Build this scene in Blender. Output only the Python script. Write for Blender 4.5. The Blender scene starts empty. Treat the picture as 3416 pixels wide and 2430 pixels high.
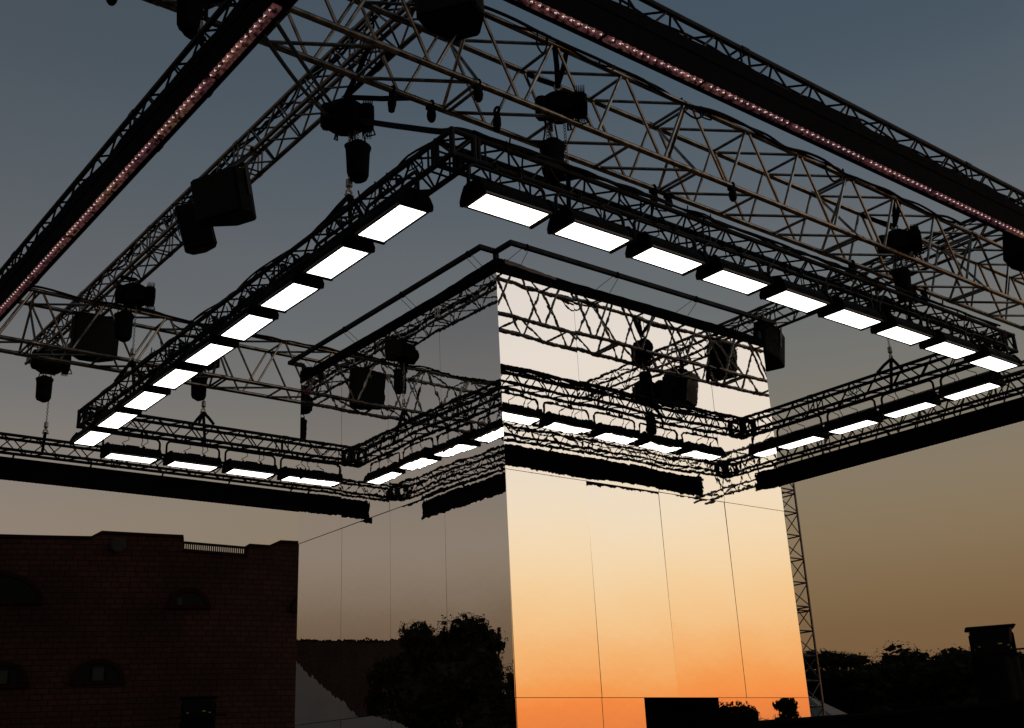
import bpy, math, random
from mathutils import Vector, Matrix
random.seed(7)
ZC = 1.72                       # eye height of the photographer; heights below are measured from there
sc = bpy.context.scene
COL = sc.collection
pi = math.pi

# ------------------------------------------------------------------ materials
def lin(r, g, b):
    f = lambda c: (c/255/12.92) if c/255 <= .04045 else ((c/255+.055)/1.055)**2.4
    return (f(r), f(g), f(b))

def mat(name, base, rough=.6, metal=0., noise=0., nscale=8., emit=None, estr=0., spec=.5, bump=0., bscale=40.):
    m = bpy.data.materials.new(name); m.use_nodes = True
    nt = m.node_tree; b = nt.nodes['Principled BSDF']
    b.inputs['Base Color'].default_value = (*base, 1)
    b.inputs['Roughness'].default_value = rough
    b.inputs['Metallic'].default_value = metal
    b.inputs['Specular IOR Level'].default_value = spec
    tc = nt.nodes.new('ShaderNodeTexCoord')
    if noise:
        n = nt.nodes.new('ShaderNodeTexNoise'); n.inputs['Scale'].default_value = nscale; n.inputs['Detail'].default_value = 5
        nt.links.new(tc.outputs['Object'], n.inputs['Vector'])
        r = nt.nodes.new('ShaderNodeMapRange')
        r.inputs['From Min'].default_value = .3; r.inputs['From Max'].default_value = .7
        r.inputs['To Min'].default_value = 1-noise; r.inputs['To Max'].default_value = 1+noise
        nt.links.new(n.outputs['Fac'], r.inputs['Value'])
        mx = nt.nodes.new('ShaderNodeVectorMath'); mx.operation = 'SCALE'; mx.inputs[0].default_value = base
        nt.links.new(r.outputs['Result'], mx.inputs['Scale'])
        nt.links.new(mx.outputs['Vector'], b.inputs['Base Color'])
        r2 = nt.nodes.new('ShaderNodeMapRange')
        r2.inputs['From Min'].default_value = .3; r2.inputs['From Max'].default_value = .7
        r2.inputs['To Min'].default_value = max(0, rough-.12); r2.inputs['To Max'].default_value = min(1, rough+.12)
        nt.links.new(n.outputs['Fac'], r2.inputs['Value']); nt.links.new(r2.outputs['Result'], b.inputs['Roughness'])
    if bump:
        n2 = nt.nodes.new('ShaderNodeTexNoise'); n2.inputs['Scale'].default_value = bscale
        nt.links.new(tc.outputs['Object'], n2.inputs['Vector'])
        bp = nt.nodes.new('ShaderNodeBump'); bp.inputs['Strength'].default_value = 1; bp.inputs['Distance'].default_value = bump
        nt.links.new(n2.outputs['Fac'], bp.inputs['Height']); nt.links.new(bp.outputs['Normal'], b.inputs['Normal'])
    if emit:
        b.inputs['Emission Color'].default_value = (*emit, 1); b.inputs['Emission Strength'].default_value = estr
    return m

M = {}
M['black_steel'] = mat('black_steel', (.0050, .0050, .0054), .55, noise=.35, nscale=6, spec=.10)
M['black_cloth'] = mat('black_cloth', (.0045, .0045, .0050), .95, noise=.3, nscale=9, bump=.01, bscale=6, spec=.03)
M['black_plastic'] = mat('black_plastic', (.0048, .0048, .0048), .7, noise=.25, nscale=12, spec=.03)
M['cable'] = mat('cable_rubber', (.0045, .0045, .0045), .65, spec=.08)
M['alu'] = mat('weathered_aluminium', (.19, .165, .135), .30, 1., noise=.55, nscale=9)
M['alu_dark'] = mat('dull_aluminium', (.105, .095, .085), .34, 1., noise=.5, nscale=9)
M['diffuser'] = mat('lit_diffuser', (.9, .9, .9), .5, emit=(1., .965, .90), estr=4.0)
M['foil'] = mat('pink_foil_painted_glow', (.36, .19, .19), .35, .85, noise=.6, nscale=14, bump=.012, bscale=34, emit=(.34, .115, .115), estr=.10)  # foil is no lamp: its emission paints the light it reflects
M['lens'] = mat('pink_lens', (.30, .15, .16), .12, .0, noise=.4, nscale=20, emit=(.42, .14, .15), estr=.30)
M['pixel'] = mat('led_pixel', (.9, .8, .75), .3, emit=(1., .80, .72), estr=1.0)
M['steel'] = mat('galvanised_steel', (.28, .27, .26), .45, 1., noise=.3, nscale=20)
M['label_paint'] = mat('yellow_sticker', (.55, .45, .05), .5)
M['bezel'] = mat('lamplit_tint_bezel', (.10, .07, .05), .5, noise=.2)  # brown colour paints the warm lamplight falling on the bezel edge
M['dust_grey'] = mat('dusty_plastic_sheet', (.16, .14, .135), .6, noise=.4, nscale=8)
M['tent'] = mat('pale_tent_fabric', (.105, .097, .088), .8, noise=.12, nscale=2)
M['leaf'] = mat('dark_foliage', (.012, .0118, .0055), .9, spec=.02, noise=.5, nscale=1.2)
M['bark'] = mat('bark', (.06, .045, .035), .9, noise=.4, nscale=10)
M['ground'] = mat('sandy_ground', (.12, .085, .055), .95, noise=.35, nscale=.25)
M['trim'] = mat('dark_sandstone_trim', (.0135, .0054, .0034), .9, noise=.3, nscale=4, spec=.05)
M['glass'] = mat('dark_window_glass', (.006, .007, .007), .4, spec=.06)
M['interior'] = mat('dark_interior', (.004, .004, .004), .95, spec=.05)
M['blind'] = mat('grey_window_board', (.028, .029, .025), .8, spec=.05)

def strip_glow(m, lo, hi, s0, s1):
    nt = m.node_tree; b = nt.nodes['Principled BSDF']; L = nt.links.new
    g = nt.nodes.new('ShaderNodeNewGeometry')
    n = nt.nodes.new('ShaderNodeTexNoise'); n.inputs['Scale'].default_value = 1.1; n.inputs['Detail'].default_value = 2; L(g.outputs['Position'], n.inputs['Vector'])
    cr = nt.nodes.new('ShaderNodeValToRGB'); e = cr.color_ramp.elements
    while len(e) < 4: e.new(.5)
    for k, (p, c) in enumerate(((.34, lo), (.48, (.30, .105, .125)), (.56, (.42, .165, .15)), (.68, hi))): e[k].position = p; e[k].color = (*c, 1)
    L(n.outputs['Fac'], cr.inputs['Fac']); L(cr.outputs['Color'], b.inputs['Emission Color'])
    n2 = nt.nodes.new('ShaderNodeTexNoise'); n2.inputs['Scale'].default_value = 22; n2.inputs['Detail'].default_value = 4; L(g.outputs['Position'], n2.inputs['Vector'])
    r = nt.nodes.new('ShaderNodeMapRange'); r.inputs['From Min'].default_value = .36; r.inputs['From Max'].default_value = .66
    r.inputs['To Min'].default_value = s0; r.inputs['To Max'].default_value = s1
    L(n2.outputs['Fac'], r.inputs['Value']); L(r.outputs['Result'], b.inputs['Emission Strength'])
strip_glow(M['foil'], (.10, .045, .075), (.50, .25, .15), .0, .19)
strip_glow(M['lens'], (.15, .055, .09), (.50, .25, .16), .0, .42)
def brick_material():
    m = bpy.data.materials.new('red_sandstone_blocks'); m.use_nodes = True
    nt = m.node_tree; b = nt.nodes['Principled BSDF']; L = nt.links.new
    uv = nt.nodes.new('ShaderNodeUVMap'); uv.uv_map = 'UVMap'
    n0 = nt.nodes.new('ShaderNodeTexNoise'); n0.inputs['Scale'].default_value = 5; n0.inputs['Detail'].default_value = 3
    L(uv.outputs['UV'], n0.inputs['Vector'])
    sub = nt.nodes.new('ShaderNodeVectorMath'); sub.operation = 'SUBTRACT'; sub.inputs[1].default_value = (.5, .5, .5)
    L(n0.outputs['Color'], sub.inputs[0])
    scl = nt.nodes.new('ShaderNodeVectorMath'); scl.operation = 'SCALE'; scl.inputs['Scale'].default_value = .035
    L(sub.outputs['Vector'], scl.inputs[0])
    add = nt.nodes.new('ShaderNodeVectorMath'); add.operation = 'ADD'
    L(uv.outputs['UV'], add.inputs[0]); L(scl.outputs['Vector'], add.inputs[1])
    br = nt.nodes.new('ShaderNodeTexBrick')
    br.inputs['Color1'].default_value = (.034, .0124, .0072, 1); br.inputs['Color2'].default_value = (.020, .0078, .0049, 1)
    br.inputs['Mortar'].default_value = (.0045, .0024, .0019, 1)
    br.inputs['Scale'].default_value = 1.; br.inputs['Mortar Size'].default_value = .017
    br.inputs['Mortar Smooth'].default_value = .3
    br.inputs['Brick Width'].default_value = .36; br.inputs['Row Height'].default_value = .172
    br.inputs['Bias'].default_value = -.1
    br.offset = .5; br.squash = .8; br.squash_frequency = 3
    L(add.outputs['Vector'], br.inputs['Vector'])
    # a second, coarser row pattern picks out single ochre blocks
    br2 = nt.nodes.new('ShaderNodeTexBrick')
    br2.inputs['Color1'].default_value = (0, 0, 0, 1); br2.inputs['Color2'].default_value = (1, 1, 1, 1); br2.inputs['Mortar'].default_value = (0, 0, 0, 1)
    for k, v in (('Scale', 1.), ('Mortar Size', .017), ('Brick Width', .36), ('Row Height', .172), ('Bias', -.85)):
        br2.inputs[k].default_value = v
    br2.offset = .5; br2.squash = .8; br2.squash_frequency = 3
    L(add.outputs['Vector'], br2.inputs['Vector'])
    mx = nt.nodes.new('ShaderNodeMix'); mx.data_type = 'RGBA'
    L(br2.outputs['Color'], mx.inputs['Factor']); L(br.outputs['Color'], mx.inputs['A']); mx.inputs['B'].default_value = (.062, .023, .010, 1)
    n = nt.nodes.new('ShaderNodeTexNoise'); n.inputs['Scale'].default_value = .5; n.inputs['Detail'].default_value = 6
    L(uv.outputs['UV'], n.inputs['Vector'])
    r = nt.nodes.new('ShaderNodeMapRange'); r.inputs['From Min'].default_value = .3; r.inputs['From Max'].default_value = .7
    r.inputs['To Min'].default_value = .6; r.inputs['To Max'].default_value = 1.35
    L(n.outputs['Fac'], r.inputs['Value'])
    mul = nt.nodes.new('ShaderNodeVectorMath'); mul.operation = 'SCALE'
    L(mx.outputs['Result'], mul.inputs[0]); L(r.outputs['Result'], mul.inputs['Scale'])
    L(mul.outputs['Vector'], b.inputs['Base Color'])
    b.inputs['Roughness'].default_value = .9; b.inputs['Specular IOR Level'].default_value = .2
    bp = nt.nodes.new('ShaderNodeBump'); bp.inputs['Strength'].default_value = .7; bp.inputs['Distance'].default_value = .02; bp.invert = True
    L(br.outputs['Fac'], bp.inputs['Height']); L(bp.outputs['Normal'], b.inputs['Normal'])
    return m
M['brick'] = brick_material()

def mirror_material():
    m = bpy.data.materials.new('mirror_film'); m.use_nodes = True
    nt = m.node_tree; b = nt.nodes['Principled BSDF']; L = nt.links.new
    b.inputs['Metallic'].default_value = 1; b.inputs['Base Color'].default_value = (.905, .885, .862, 1)
    b.inputs['Roughness'].default_value = 0.0
    tc = nt.nodes.new('ShaderNodeTexCoord')
    def noise(scale, detail, vec=(1, 1, 1)):
        mp = nt.nodes.new('ShaderNodeMapping'); mp.inputs['Scale'].default_value = vec
        L(tc.outputs['Object'], mp.inputs['Vector'])
        n = nt.nodes.new('ShaderNodeTexNoise'); n.inputs['Scale'].default_value = scale; n.inputs['Detail'].default_value = detail
        n.inputs['Roughness'].default_value = .55
        L(mp.outputs['Vector'], n.inputs['Vector']); return n
    a = noise(7.5, 1.6); c = noise(.8, 1)
    b1 = nt.nodes.new('ShaderNodeBump'); b1.inputs['Strength'].default_value = 1; b1.inputs['Distance'].default_value = .00031
    L(a.outputs['Fac'], b1.inputs['Height'])
    b2 = nt.nodes.new('ShaderNodeBump'); b2.inputs['Strength'].default_value = 1; b2.inputs['Distance'].default_value = .0042
    L(c.outputs['Fac'], b2.inputs['Height']); L(b1.outputs['Normal'], b2.inputs['Normal'])
    L(b2.outputs['Normal'], b.inputs['Normal'])
    return m
M['mirror'] = mirror_material()

# ------------------------------------------------------------------ mesh helper
class MB:
    def __init__(s): s.v = []; s.f = []; s.uv = None
    def add(s, vs, fs):
        o = len(s.v); s.v += [tuple(x) for x in vs]; s.f += [tuple(i+o for i in f) for f in fs]; return s
    def box(s, c, d, rot=None):
        c = Vector(c); h = Vector(d)/2
        vs = [Vector((x*h.x, y*h.y, z*h.z)) for x in (-1, 1) for y in (-1, 1) for z in (-1, 1)]
        if rot is not None: vs = [rot @ v for v in vs]
        return s.add([c+v for v in vs], [(0,1,3,2),(4,6,7,5),(0,4,5,1),(2,3,7,6),(0,2,6,4),(1,5,7,3)])
    def bbox(s, c, d, r=.01, rot=None):       # box with chamfered long edges (bevelled on all)
        c = Vector(c); hx, hy, hz = d[0]/2, d[1]/2, d[2]/2
        vs = []; r = min(r, hx*.9, hy*.9, hz*.9)
        for sz in (-1, 1):
            for lev in (0, 1):
                ix, iy = (hx-r, hy-r) if (lev == 0) == (sz == -1) else (hx, hy)
                z = sz*hz if (lev == 0) == (sz == -1) else sz*(hz-r)
                rr = min(r, ix*.9, iy*.9)
                for (x, y) in ((-ix+rr,-iy),(ix-rr,-iy),(ix,-iy+rr),(ix,iy-rr),(ix-rr,iy),(-ix+rr,iy),(-ix,iy-rr),(-ix,-iy+rr)):
                    vs.append(Vector((x, y, z)))
        fs = [tuple(range(7, -1, -1)), tuple(range(24, 32))]
        for k in range(3):
            for i in range(8):
                j = (i+1) % 8; fs.append((k*8+i, k*8+j, k*8+8+j, k*8+8+i))
        if rot is not None: vs = [rot @ v for v in vs]
        return s.add([c+v for v in vs], fs)
    def tube(s, p, q, r, n=6, r2=None, cap=True):
        p = Vector(p); q = Vector(q); d = q-p
        if d.length < 1e-6: return s
        d.normalize(); a = d.orthogonal().normalized(); b = d.cross(a); r2 = r if r2 is None else r2
        vs = [p+(a*math.cos(2*pi*i/n)+b*math.sin(2*pi*i/n))*r for i in range(n)] + [q+(a*math.cos(2*pi*i/n)+b*math.sin(2*pi*i/n))*r2 for i in range(n)]
        fs = [(i, (i+1) % n, n+(i+1) % n, n+i) for i in range(n)]
        if cap: fs += [tuple(range(n-1, -1, -1)), tuple(range(n, 2*n))]
        return s.add(vs, fs)
    def path(s, pts, r, n=6):
        pts = [Vector(p) for p in pts]; vs = []; fs = []; a = None
        for i, p in enumerate(pts):
            d = (pts[min(i+1, len(pts)-1)]-pts[max(i-1, 0)]).normalized()
            if a is None: a = d.orthogonal().normalized()
            a = (a-d*a.dot(d)); a = a.normalized() if a.length > 1e-5 else d.orthogonal().normalized()
            b = d.cross(a)
            rr = r[i] if isinstance(r, (list, tuple)) else r
            vs += [p+(a*math.cos(2*pi*k/n)+b*math.sin(2*pi*k/n))*rr for k in range(n)]
        for i in range(len(pts)-1):
            fs += [(i*n+k, i*n+(k+1) % n, (i+1)*n+(k+1) % n, (i+1)*n+k) for k in range(n)]
        fs += [tuple(range(n-1, -1, -1)), tuple((len(pts)-1)*n+k for k in range(n))]
        return s.add(vs, fs)
    def lathe(s, c, prof, n=12, axis=(0, 0, 1)):
        c = Vector(c); d = Vector(axis).normalized(); a = d.orthogonal().normalized(); b = d.cross(a); vs = []
        for (r, z) in prof:
            vs += [c+d*z+(a*math.cos(2*pi*k/n)+b*math.sin(2*pi*k/n))*max(r, 1e-4) for k in range(n)]
        fs = []
        for i in range(len(prof)-1):
            fs += [(i*n+k, i*n+(k+1) % n, (i+1)*n+(k+1) % n, (i+1)*n+k) for k in range(n)]
        fs += [tuple(range(n-1, -1, -1)), tuple((len(prof)-1)*n+k for k in range(n))]
        return s.add(vs, fs)
    def torus(s, c, R, r, axis=(0, 0, 1), n=14, k=6, sx=1., sy=1.):
        c = Vector(c); d = Vector(axis).normalized(); a = d.orthogonal().normalized(); b = d.cross(a)
        vs = []; fs = []
        for i in range(n):
            t = 2*pi*i/n; e = a*math.cos(t)+b*math.sin(t); o = a*math.cos(t)*sx+b*math.sin(t)*sy
            for j in range(k):
                u = 2*pi*j/k; vs.append(c+o*R+e*r*math.cos(u)+d*r*math.sin(u))
        for i in range(n):
            for j in range(k):
                fs.append((i*k+j, ((i+1) % n)*k+j, ((i+1) % n)*k+(j+1) % k, i*k+(j+1) % k))
        return s.add(vs, fs)
    def prism(s, poly, depth, rot=None, c=(0, 0, 0)):     # polygon in xz, extruded along y, centred
        n = len(poly); c = Vector(c)
        vs = [Vector((x, -depth/2, z)) for x, z in poly]+[Vector((x, depth/2, z)) for x, z in poly]
        if rot is not None: vs = [rot @ v for v in vs]
        return s.add([c+v for v in vs], [tuple(range(n)), tuple(range(2*n-1, n-1, -1))]+[(i, n+i, n+(i+1) % n, (i+1) % n) for i in range(n)])
    def build(s, name, m, parent=None, smooth=False, local=False):
        me = bpy.data.meshes.new(name)
        vs = s.v
        if not local:
            o = wloc(parent) if parent else Vector((0, 0, 0))
            vs = [(x-o.x, y-o.y, z+ZC-o.z) for x, y, z in vs]
        me.from_pydata(vs, [], s.f); me.validate(); me.update()
        if s.uv:
            ul = me.uv_layers.new(name='UVMap')
            for lp in me.loops: ul.data[lp.index].uv = s.uv[lp.vertex_index]
        me.materials.append(m)
        if smooth: me.polygons.foreach_set('use_smooth', [True]*len(me.polygons))
        ob = bpy.data.objects.new(name, me); COL.objects.link(ob)
        if parent: ob.parent = parent
        return ob

def wloc(o):
    v = Vector((0, 0, 0))
    while o: v = v+o.location; o = o.parent
    return v

def tag(o, label, cat, group=None, kind=None):
    if label: o['label'] = label
    if cat: o['category'] = cat
    if group: o['group'] = group
    if kind: o['kind'] = kind
    return o

def thing(name, loc, label, cat, group=None):
    o = bpy.data.objects.new(name, None); COL.objects.link(o); o.empty_display_size = .2
    o.location = (loc[0], loc[1], loc[2]+ZC)
    return tag(o, label, cat, group)

def solo(name, mb, m, label, cat, group=None, smooth=False):
    """one-mesh thing, origin at the middle of its underside"""
    xs = [v[0] for v in mb.v]; ys = [v[1] for v in mb.v]; zs = [v[2] for v in mb.v]
    c = Vector(((min(xs)+max(xs))/2, (min(ys)+max(ys))/2, min(zs)))
    ob = mb.build(name, m, None, smooth)
    off = Vector((c.x, c.y, c.z+ZC))
    ob.data.transform(Matrix.Translation(-off)); ob.location = off
    return tag(ob, label, cat, group)

def copy_tree(o, parent=None):
    c = o.copy(); COL.objects.link(c)
    if parent: c.parent = parent
    for ch in list(o.children): copy_tree(ch, c)
    return c

# ------------------------------------------------------------------ trusses
def ax_pt(axis, s, t, z):       # s along, t across
    return (s, t, z) if axis == 'x' else (t, s, z)

def zigzag_faces(axis, s0, s1, t0, t1, z0, z1, bay, rb, n=5, mod=2.0):
    """four faces of a light square truss: zigzag diagonals with double frames at the joints"""
    faces = []
    cr = {'a': (t0, z0), 'b': (t1, z0), 'c': (t1, z1), 'd': (t0, z1)}
    for fi, (u, w) in enumerate((('a', 'b'), ('b', 'c'), ('c', 'd'), ('d', 'a'))):
        mb = MB(); A = cr[u]; B = cr[w]
        L = s1-s0; k = max(1, round(L/mod)); ml = L/k
        for q in range(k):
            a = s0+q*ml; e = a+ml
            for s in (a+.05, e-.05):
                mb.tube(ax_pt(axis, s, *A), ax_pt(axis, s, *B), rb, n, cap=False)
            m = max(1, round((ml-.14)/bay)); st = (ml-.14)/m
            for i in range(m):
                x0 = a+.07+i*st; xm = x0+st/2; x1 = x0+st
                P, Q = (A, B) if (fi % 2 == 0) else (B, A)
                mb.tube(ax_pt(axis, x0+.02, *P), ax_pt(axis, xm-.015, *Q), rb, n, cap=False)
                mb.tube(ax_pt(axis, xm+.015, *Q), ax_pt(axis, x1-.02, *P), rb, n, cap=False)
        faces.append(mb)
    return faces

def chord_mb(axis, s0, s1, t, z, r, mod=2.0, n=8, phase=0.):
    mb = MB(); mb.tube(ax_pt(axis, s0, t, z), ax_pt(axis, s1, t, z), r, n)
    k = max(1, round((s1-s0)/mod)); ml = (s1-s0)/k
    for q in range(1, k):                                           # coupler sleeves at the joints
        s = s0+q*ml
        mb.tube(ax_pt(axis, s-.045, t, z), ax_pt(axis, s+.045, t, z), r*1.22, n)
    return mb

def light_truss(parent, axis, s0, s1, t0, t1, z0, z1, m, rc=.025, rb=.010, bay=.5, mod=2.0, chords=True):
    """bracing of the four faces plus four chords, as parts"""
    faces = zigzag_faces(axis, s0, s1, t0, t1, z0, z1, bay, rb, mod=mod)
    for f in faces: f.build('bracing', m, parent)
    for (t, z) in ((t0, z0), (t1, z0), (t1, z1), (t0, z1)):
        chord_mb(axis, s0, s1, t, z, rc, mod).build('chord', m, parent, smooth=False)

def heavy_truss(parent, axis, s0, s1, t0, t1, z0, z1, m, first, rc=.032, rb=.0178, bay=.955, gap=.07):
    """tall box truss: W-bracing in the sides, one diagonal and a post per bay above and below"""
    side = [MB(), MB()]; flat = [MB(), MB()]
    nodes = []; s = first
    period = 3*bay+gap
    while s > s0: s -= period
    while s < s1:
        for i in range(3):
            a = s+gap/2+i*bay; nodes.append((a, a+bay, i))
        s += period
    for (a, e, i) in nodes:
        if a < s0 or e > s1: continue
        mid = (a+e)/2
        for k, t in enumerate((t0, t1)):
            side[k].tube(ax_pt(axis, a+.03, t, z1), ax_pt(axis, mid-.03, t, z0), rb, 7, cap=False)
            side[k].tube(ax_pt(axis, mid+.03, t, z0), ax_pt(axis, e-.03, t, z1), rb, 7, cap=False)
        for k, z in enumerate((z0, z1)):
            flat[k].tube(ax_pt(axis, a, t0, z), ax_pt(axis, a, t1, z), rb, 7, cap=False)
            flat[k].tube(ax_pt(axis, a+.03, t1, z), ax_pt(axis, e-.03, t0, z), rb, 7, cap=False)
            if i == 2: flat[k].tube(ax_pt(axis, e, t0, z), ax_pt(axis, e, t1, z), rb, 7, cap=False)
        if i == 2:                                                  # frame between modules
            side[0].tube(ax_pt(axis, e, t0, z1), ax_pt(axis, e, t1, z0), rb, 7, cap=False)
            side[1].tube(ax_pt(axis, e+gap, t1, z1), ax_pt(axis, e+gap, t0, z0), rb, 7, cap=False)
    for f in side: f.build('side_bracing', m, parent)
    for f in flat: f.build('flat_bracing', m, parent)
    for (t, z) in ((t0, z0), (t1, z0), (t1, z1), (t0, z1)):
        mb = MB(); mb.tube(ax_pt(axis, s0, t, z), ax_pt(axis, s1, t, z), rc, 10)
        q = first
        while q > s0+period: q -= period
        while q < s1-.2:
            if q > s0+.2: mb.tube(ax_pt(axis, q-.09, t, z), ax_pt(axis, q+.09, t, z), rc*1.12, 10)
            q += period
        ob = mb.build('chord', m, parent)
        for i, p in enumerate(ob.data.polygons): p.use_smooth = len(p.vertices) == 4

# -- the grid of silver trusses overhead
GX0, GX1 = -4.0, 24.0
HZ0, HZ1 = 6.02, 6.85
t = thing('box_truss', (5, 7.4, HZ0), 'tall silver box truss crossing overhead in front of the mirrored tower', 'truss', 'silver grid trusses')
heavy_truss(t, 'x', GX0, GX1, 7.13, 7.66, HZ0, HZ1, M['alu'], 5.63)
t = thing('box_truss', (5, 16.2, HZ0), 'tall silver box truss crossing behind the mirrored tower, above the far lamps', 'truss', 'silver grid trusses')
heavy_truss(t, 'x', GX0, 21.30, 15.9, 16.43, 6.05, 6.85, M['alu'], 4.3)
t = thing('box_truss', (20.8, 12, HZ0), 'distant tall silver box truss glimpsed behind the far right row of lamps', 'truss', 'silver grid trusses')
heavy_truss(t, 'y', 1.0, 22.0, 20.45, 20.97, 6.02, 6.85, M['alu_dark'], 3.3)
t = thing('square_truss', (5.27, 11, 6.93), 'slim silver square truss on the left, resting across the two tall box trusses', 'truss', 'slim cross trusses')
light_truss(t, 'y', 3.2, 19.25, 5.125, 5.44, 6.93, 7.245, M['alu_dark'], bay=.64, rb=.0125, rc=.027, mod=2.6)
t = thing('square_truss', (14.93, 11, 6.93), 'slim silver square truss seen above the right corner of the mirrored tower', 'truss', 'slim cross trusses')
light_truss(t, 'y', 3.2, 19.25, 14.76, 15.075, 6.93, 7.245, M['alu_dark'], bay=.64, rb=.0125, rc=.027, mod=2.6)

# -- the black lamp ring round the tower
RX0, RX1, RY0, RY1, RZ0, RZ1 = 5.27, 14.87, 7.09, 16.67, 5.155, 5.395
RW = .24
ring = thing('lighting_truss', (10.07, 11.9, RZ0), 'black square truss ring carrying white flood lamps around the mirrored tower', 'truss')
for (axis, s0, s1, t0, t1) in (('x', RX0+.32, RX1-.32, RY0, RY0+RW), ('x', RX0+.32, RX1-.32, RY1-RW, RY1),
                               ('y', RY0+.32, RY1-.32, RX0, RX0+RW), ('y', RY0+.32, RY1-.32, RX1-RW, RX1)):
    fs = zigzag_faces(axis, s0, s1, t0, t1, RZ0, RZ1, .5, .0115, mod=3.0)
    allf = MB()
    for f in fs: allf.add(f.v, f.f)
    ob = allf.build('truss_side', M['black_steel'], ring)
    for (tt, z) in ((t0, RZ0), (t1, RZ0), (t1, RZ1), (t0, RZ1)):
        chord_mb(axis, s0, s1, tt, z, .027, 3.0).build('chord', M['black_steel'], ob)
def corner(parent, x, y, z0, z1, w, sx, sy, m):
    mb = MB(); L = .32
    for (dx, dy) in ((0, 0), (w, 0), (0, w), (w, w)):
        mb.tube((x+sx*dx, y+sy*dy, z0-.02), (x+sx*dx, y+sy*dy, z1+.02), .027, 8)
    for z in (z0, z1):
        for d in (0, w):
            mb.tube((x-sx*.02, y+sy*d, z), (x+sx*L, y+sy*d, z), .026, 8)
            mb.tube((x+sx*d, y-sy*.02, z), (x+sx*d, y+sy*L, z), .026, 8)
        mb.tube((x, y+sy*w, z), (x+sx*w, y, z), .012, 6)
    mb.tube((x, y, z0), (x+sx*w, y, z1), .012, 6); mb.tube((x, y, z0), (x, y+sy*w, z1), .012, 6)
    mb.tube((x+sx*w, y, z0), (x+sx*w, y+sy*w, z1), .012, 6)
    for d in (0, w):
        mb.tube((x+sx*(L-.03), y+sy*d, z0), (x+sx*(L-.03), y+sy*d, z1), .024, 8)
        mb.tube((x+sx*d, y+sy*(L-.03), z0), (x+sx*d, y+sy*(L-.03), z1), .024, 8)
    return mb.build('corner_block', m, parent)
for (x, y, sx, sy) in ((RX0, RY0, 1, 1), (RX1, RY0, -1, 1), (RX0, RY1, 1, -1), (RX1, RY1, -1, -1)):
    corner(ring, x, y, RZ0, RZ1, RW, sx, sy, M['black_steel'])

# -- the outer black frame with its fascia and downward LED bars
OX0, OX1, OY0, OY1 = 2.83, 17.16, 4.716, 18.99
FZ0, FZ1 = 4.80, 5.135
TZ0, TZ1 = 5.225, 5.465
frame = thing('fascia_frame', (10.0, 11.85, FZ0), 'outermost black truss frame with black fascia and a pinkish LED strip underneath', 'truss frame')
TI = .14; TIX = .10
for (axis, s0, s1, t0, t1, o) in (('x', OX0+TIX+.32, OX1-TI-.32, OY0+TI, OY0+TI+RW, -1), ('x', OX0+TIX+.32, OX1-TI-.32, OY1-TI-RW, OY1-TI, 1),
                                  ('y', OY0+TI+.32, OY1-TI-.32, OX0+TIX, OX0+TIX+RW, -1), ('y', OY0+TI+.32, OY1-TI-.32, OX1-TI-RW, OX1-TI, 1)):
    fs = zigzag_faces(axis, s0, s1, t0, t1, TZ0, TZ1, .5, .0105, mod=3.0)
    allf = MB()
    for f in fs: allf.add(f.v, f.f)
    ob = allf.build('truss_side', M['black_steel'], frame)
    for (tt, z) in ((t0, TZ0), (t1, TZ0), (t1, TZ1), (t0, TZ1)):
        chord_mb(axis, s0, s1, tt, z, .026, 3.0).build('chord', M['black_steel'], ob)
for (x, y, sx, sy) in ((OX0+TIX, OY0+TI, 1, 1), (OX1-TI, OY0+TI, -1, 1), (OX0+TIX, OY1-TI, 1, -1), (OX1-TI, OY1-TI, -1, -1)):
    corner(frame, x, y, TZ0, TZ1, RW, sx, sy, M['black_steel'])

bar_proto = None
def led_bar(parent):
    """1 m LED bar along +x, outside towards -y, in local coordinates; origin at its middle"""
    mb = MB()
    prof = [(-.040, .030), (-.040, .000), (-.030, .002), (.012, .008), (.034, .000), (.038, .000), (.038, .034), (-.038, .034)]
    n = 26; L = .485; vs = []; fs = []
    rnd = random.Random(3)
    for i in range(n):
        x = -L+2*L*i/(n-1)
        for (y, z) in prof: vs.append((x, y+rnd.uniform(-.0015, .0015), z+rnd.uniform(-.002, .002)))
    k = len(prof)
    for i in range(n-1):
        for j in range(k): fs.append((i*k+j, i*k+(j+1) % k, (i+1)*k+(j+1) % k, (i+1)*k+j))
    fs += [tuple(range(k)), tuple(range((n-1)*k+k-1, (n-1)*k-1, -1))]
    mb.add(vs, fs)
    for x in (-.004, .484): mb.box((x, .0, .010), (.006, .07, .026))
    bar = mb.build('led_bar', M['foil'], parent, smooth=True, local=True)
    dm = MB(); px = MB()
    for h in (0,):
        for i in range(14):
            x = (i-6.5)*.0695
            pr = [(.0235*math.cos(a), -.0235*1.15*math.sin(a)) for a in [j*pi/2/5 for j in range(6)]]
            dm.lathe((x, -.022, .004), pr, 12)
            for (dx, dy) in ((-.006, -.010), (.006, -.008), (0, -.016)):
                px.lathe((x+dx, -.022+dy, -.0195), [(.0034, .004), (.0034, 0), (.001, -.0026)], 6)
    dm.box((0, -.018, .0065), (.95, .020, .003)); px.box((0, -.022, .004), (.93, .003, .002))
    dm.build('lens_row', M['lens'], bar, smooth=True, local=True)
    px.build('pixel_row', M['pixel'], bar, local=True)
    return bar
END = .80          # the fascia stops short of the corners
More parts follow.
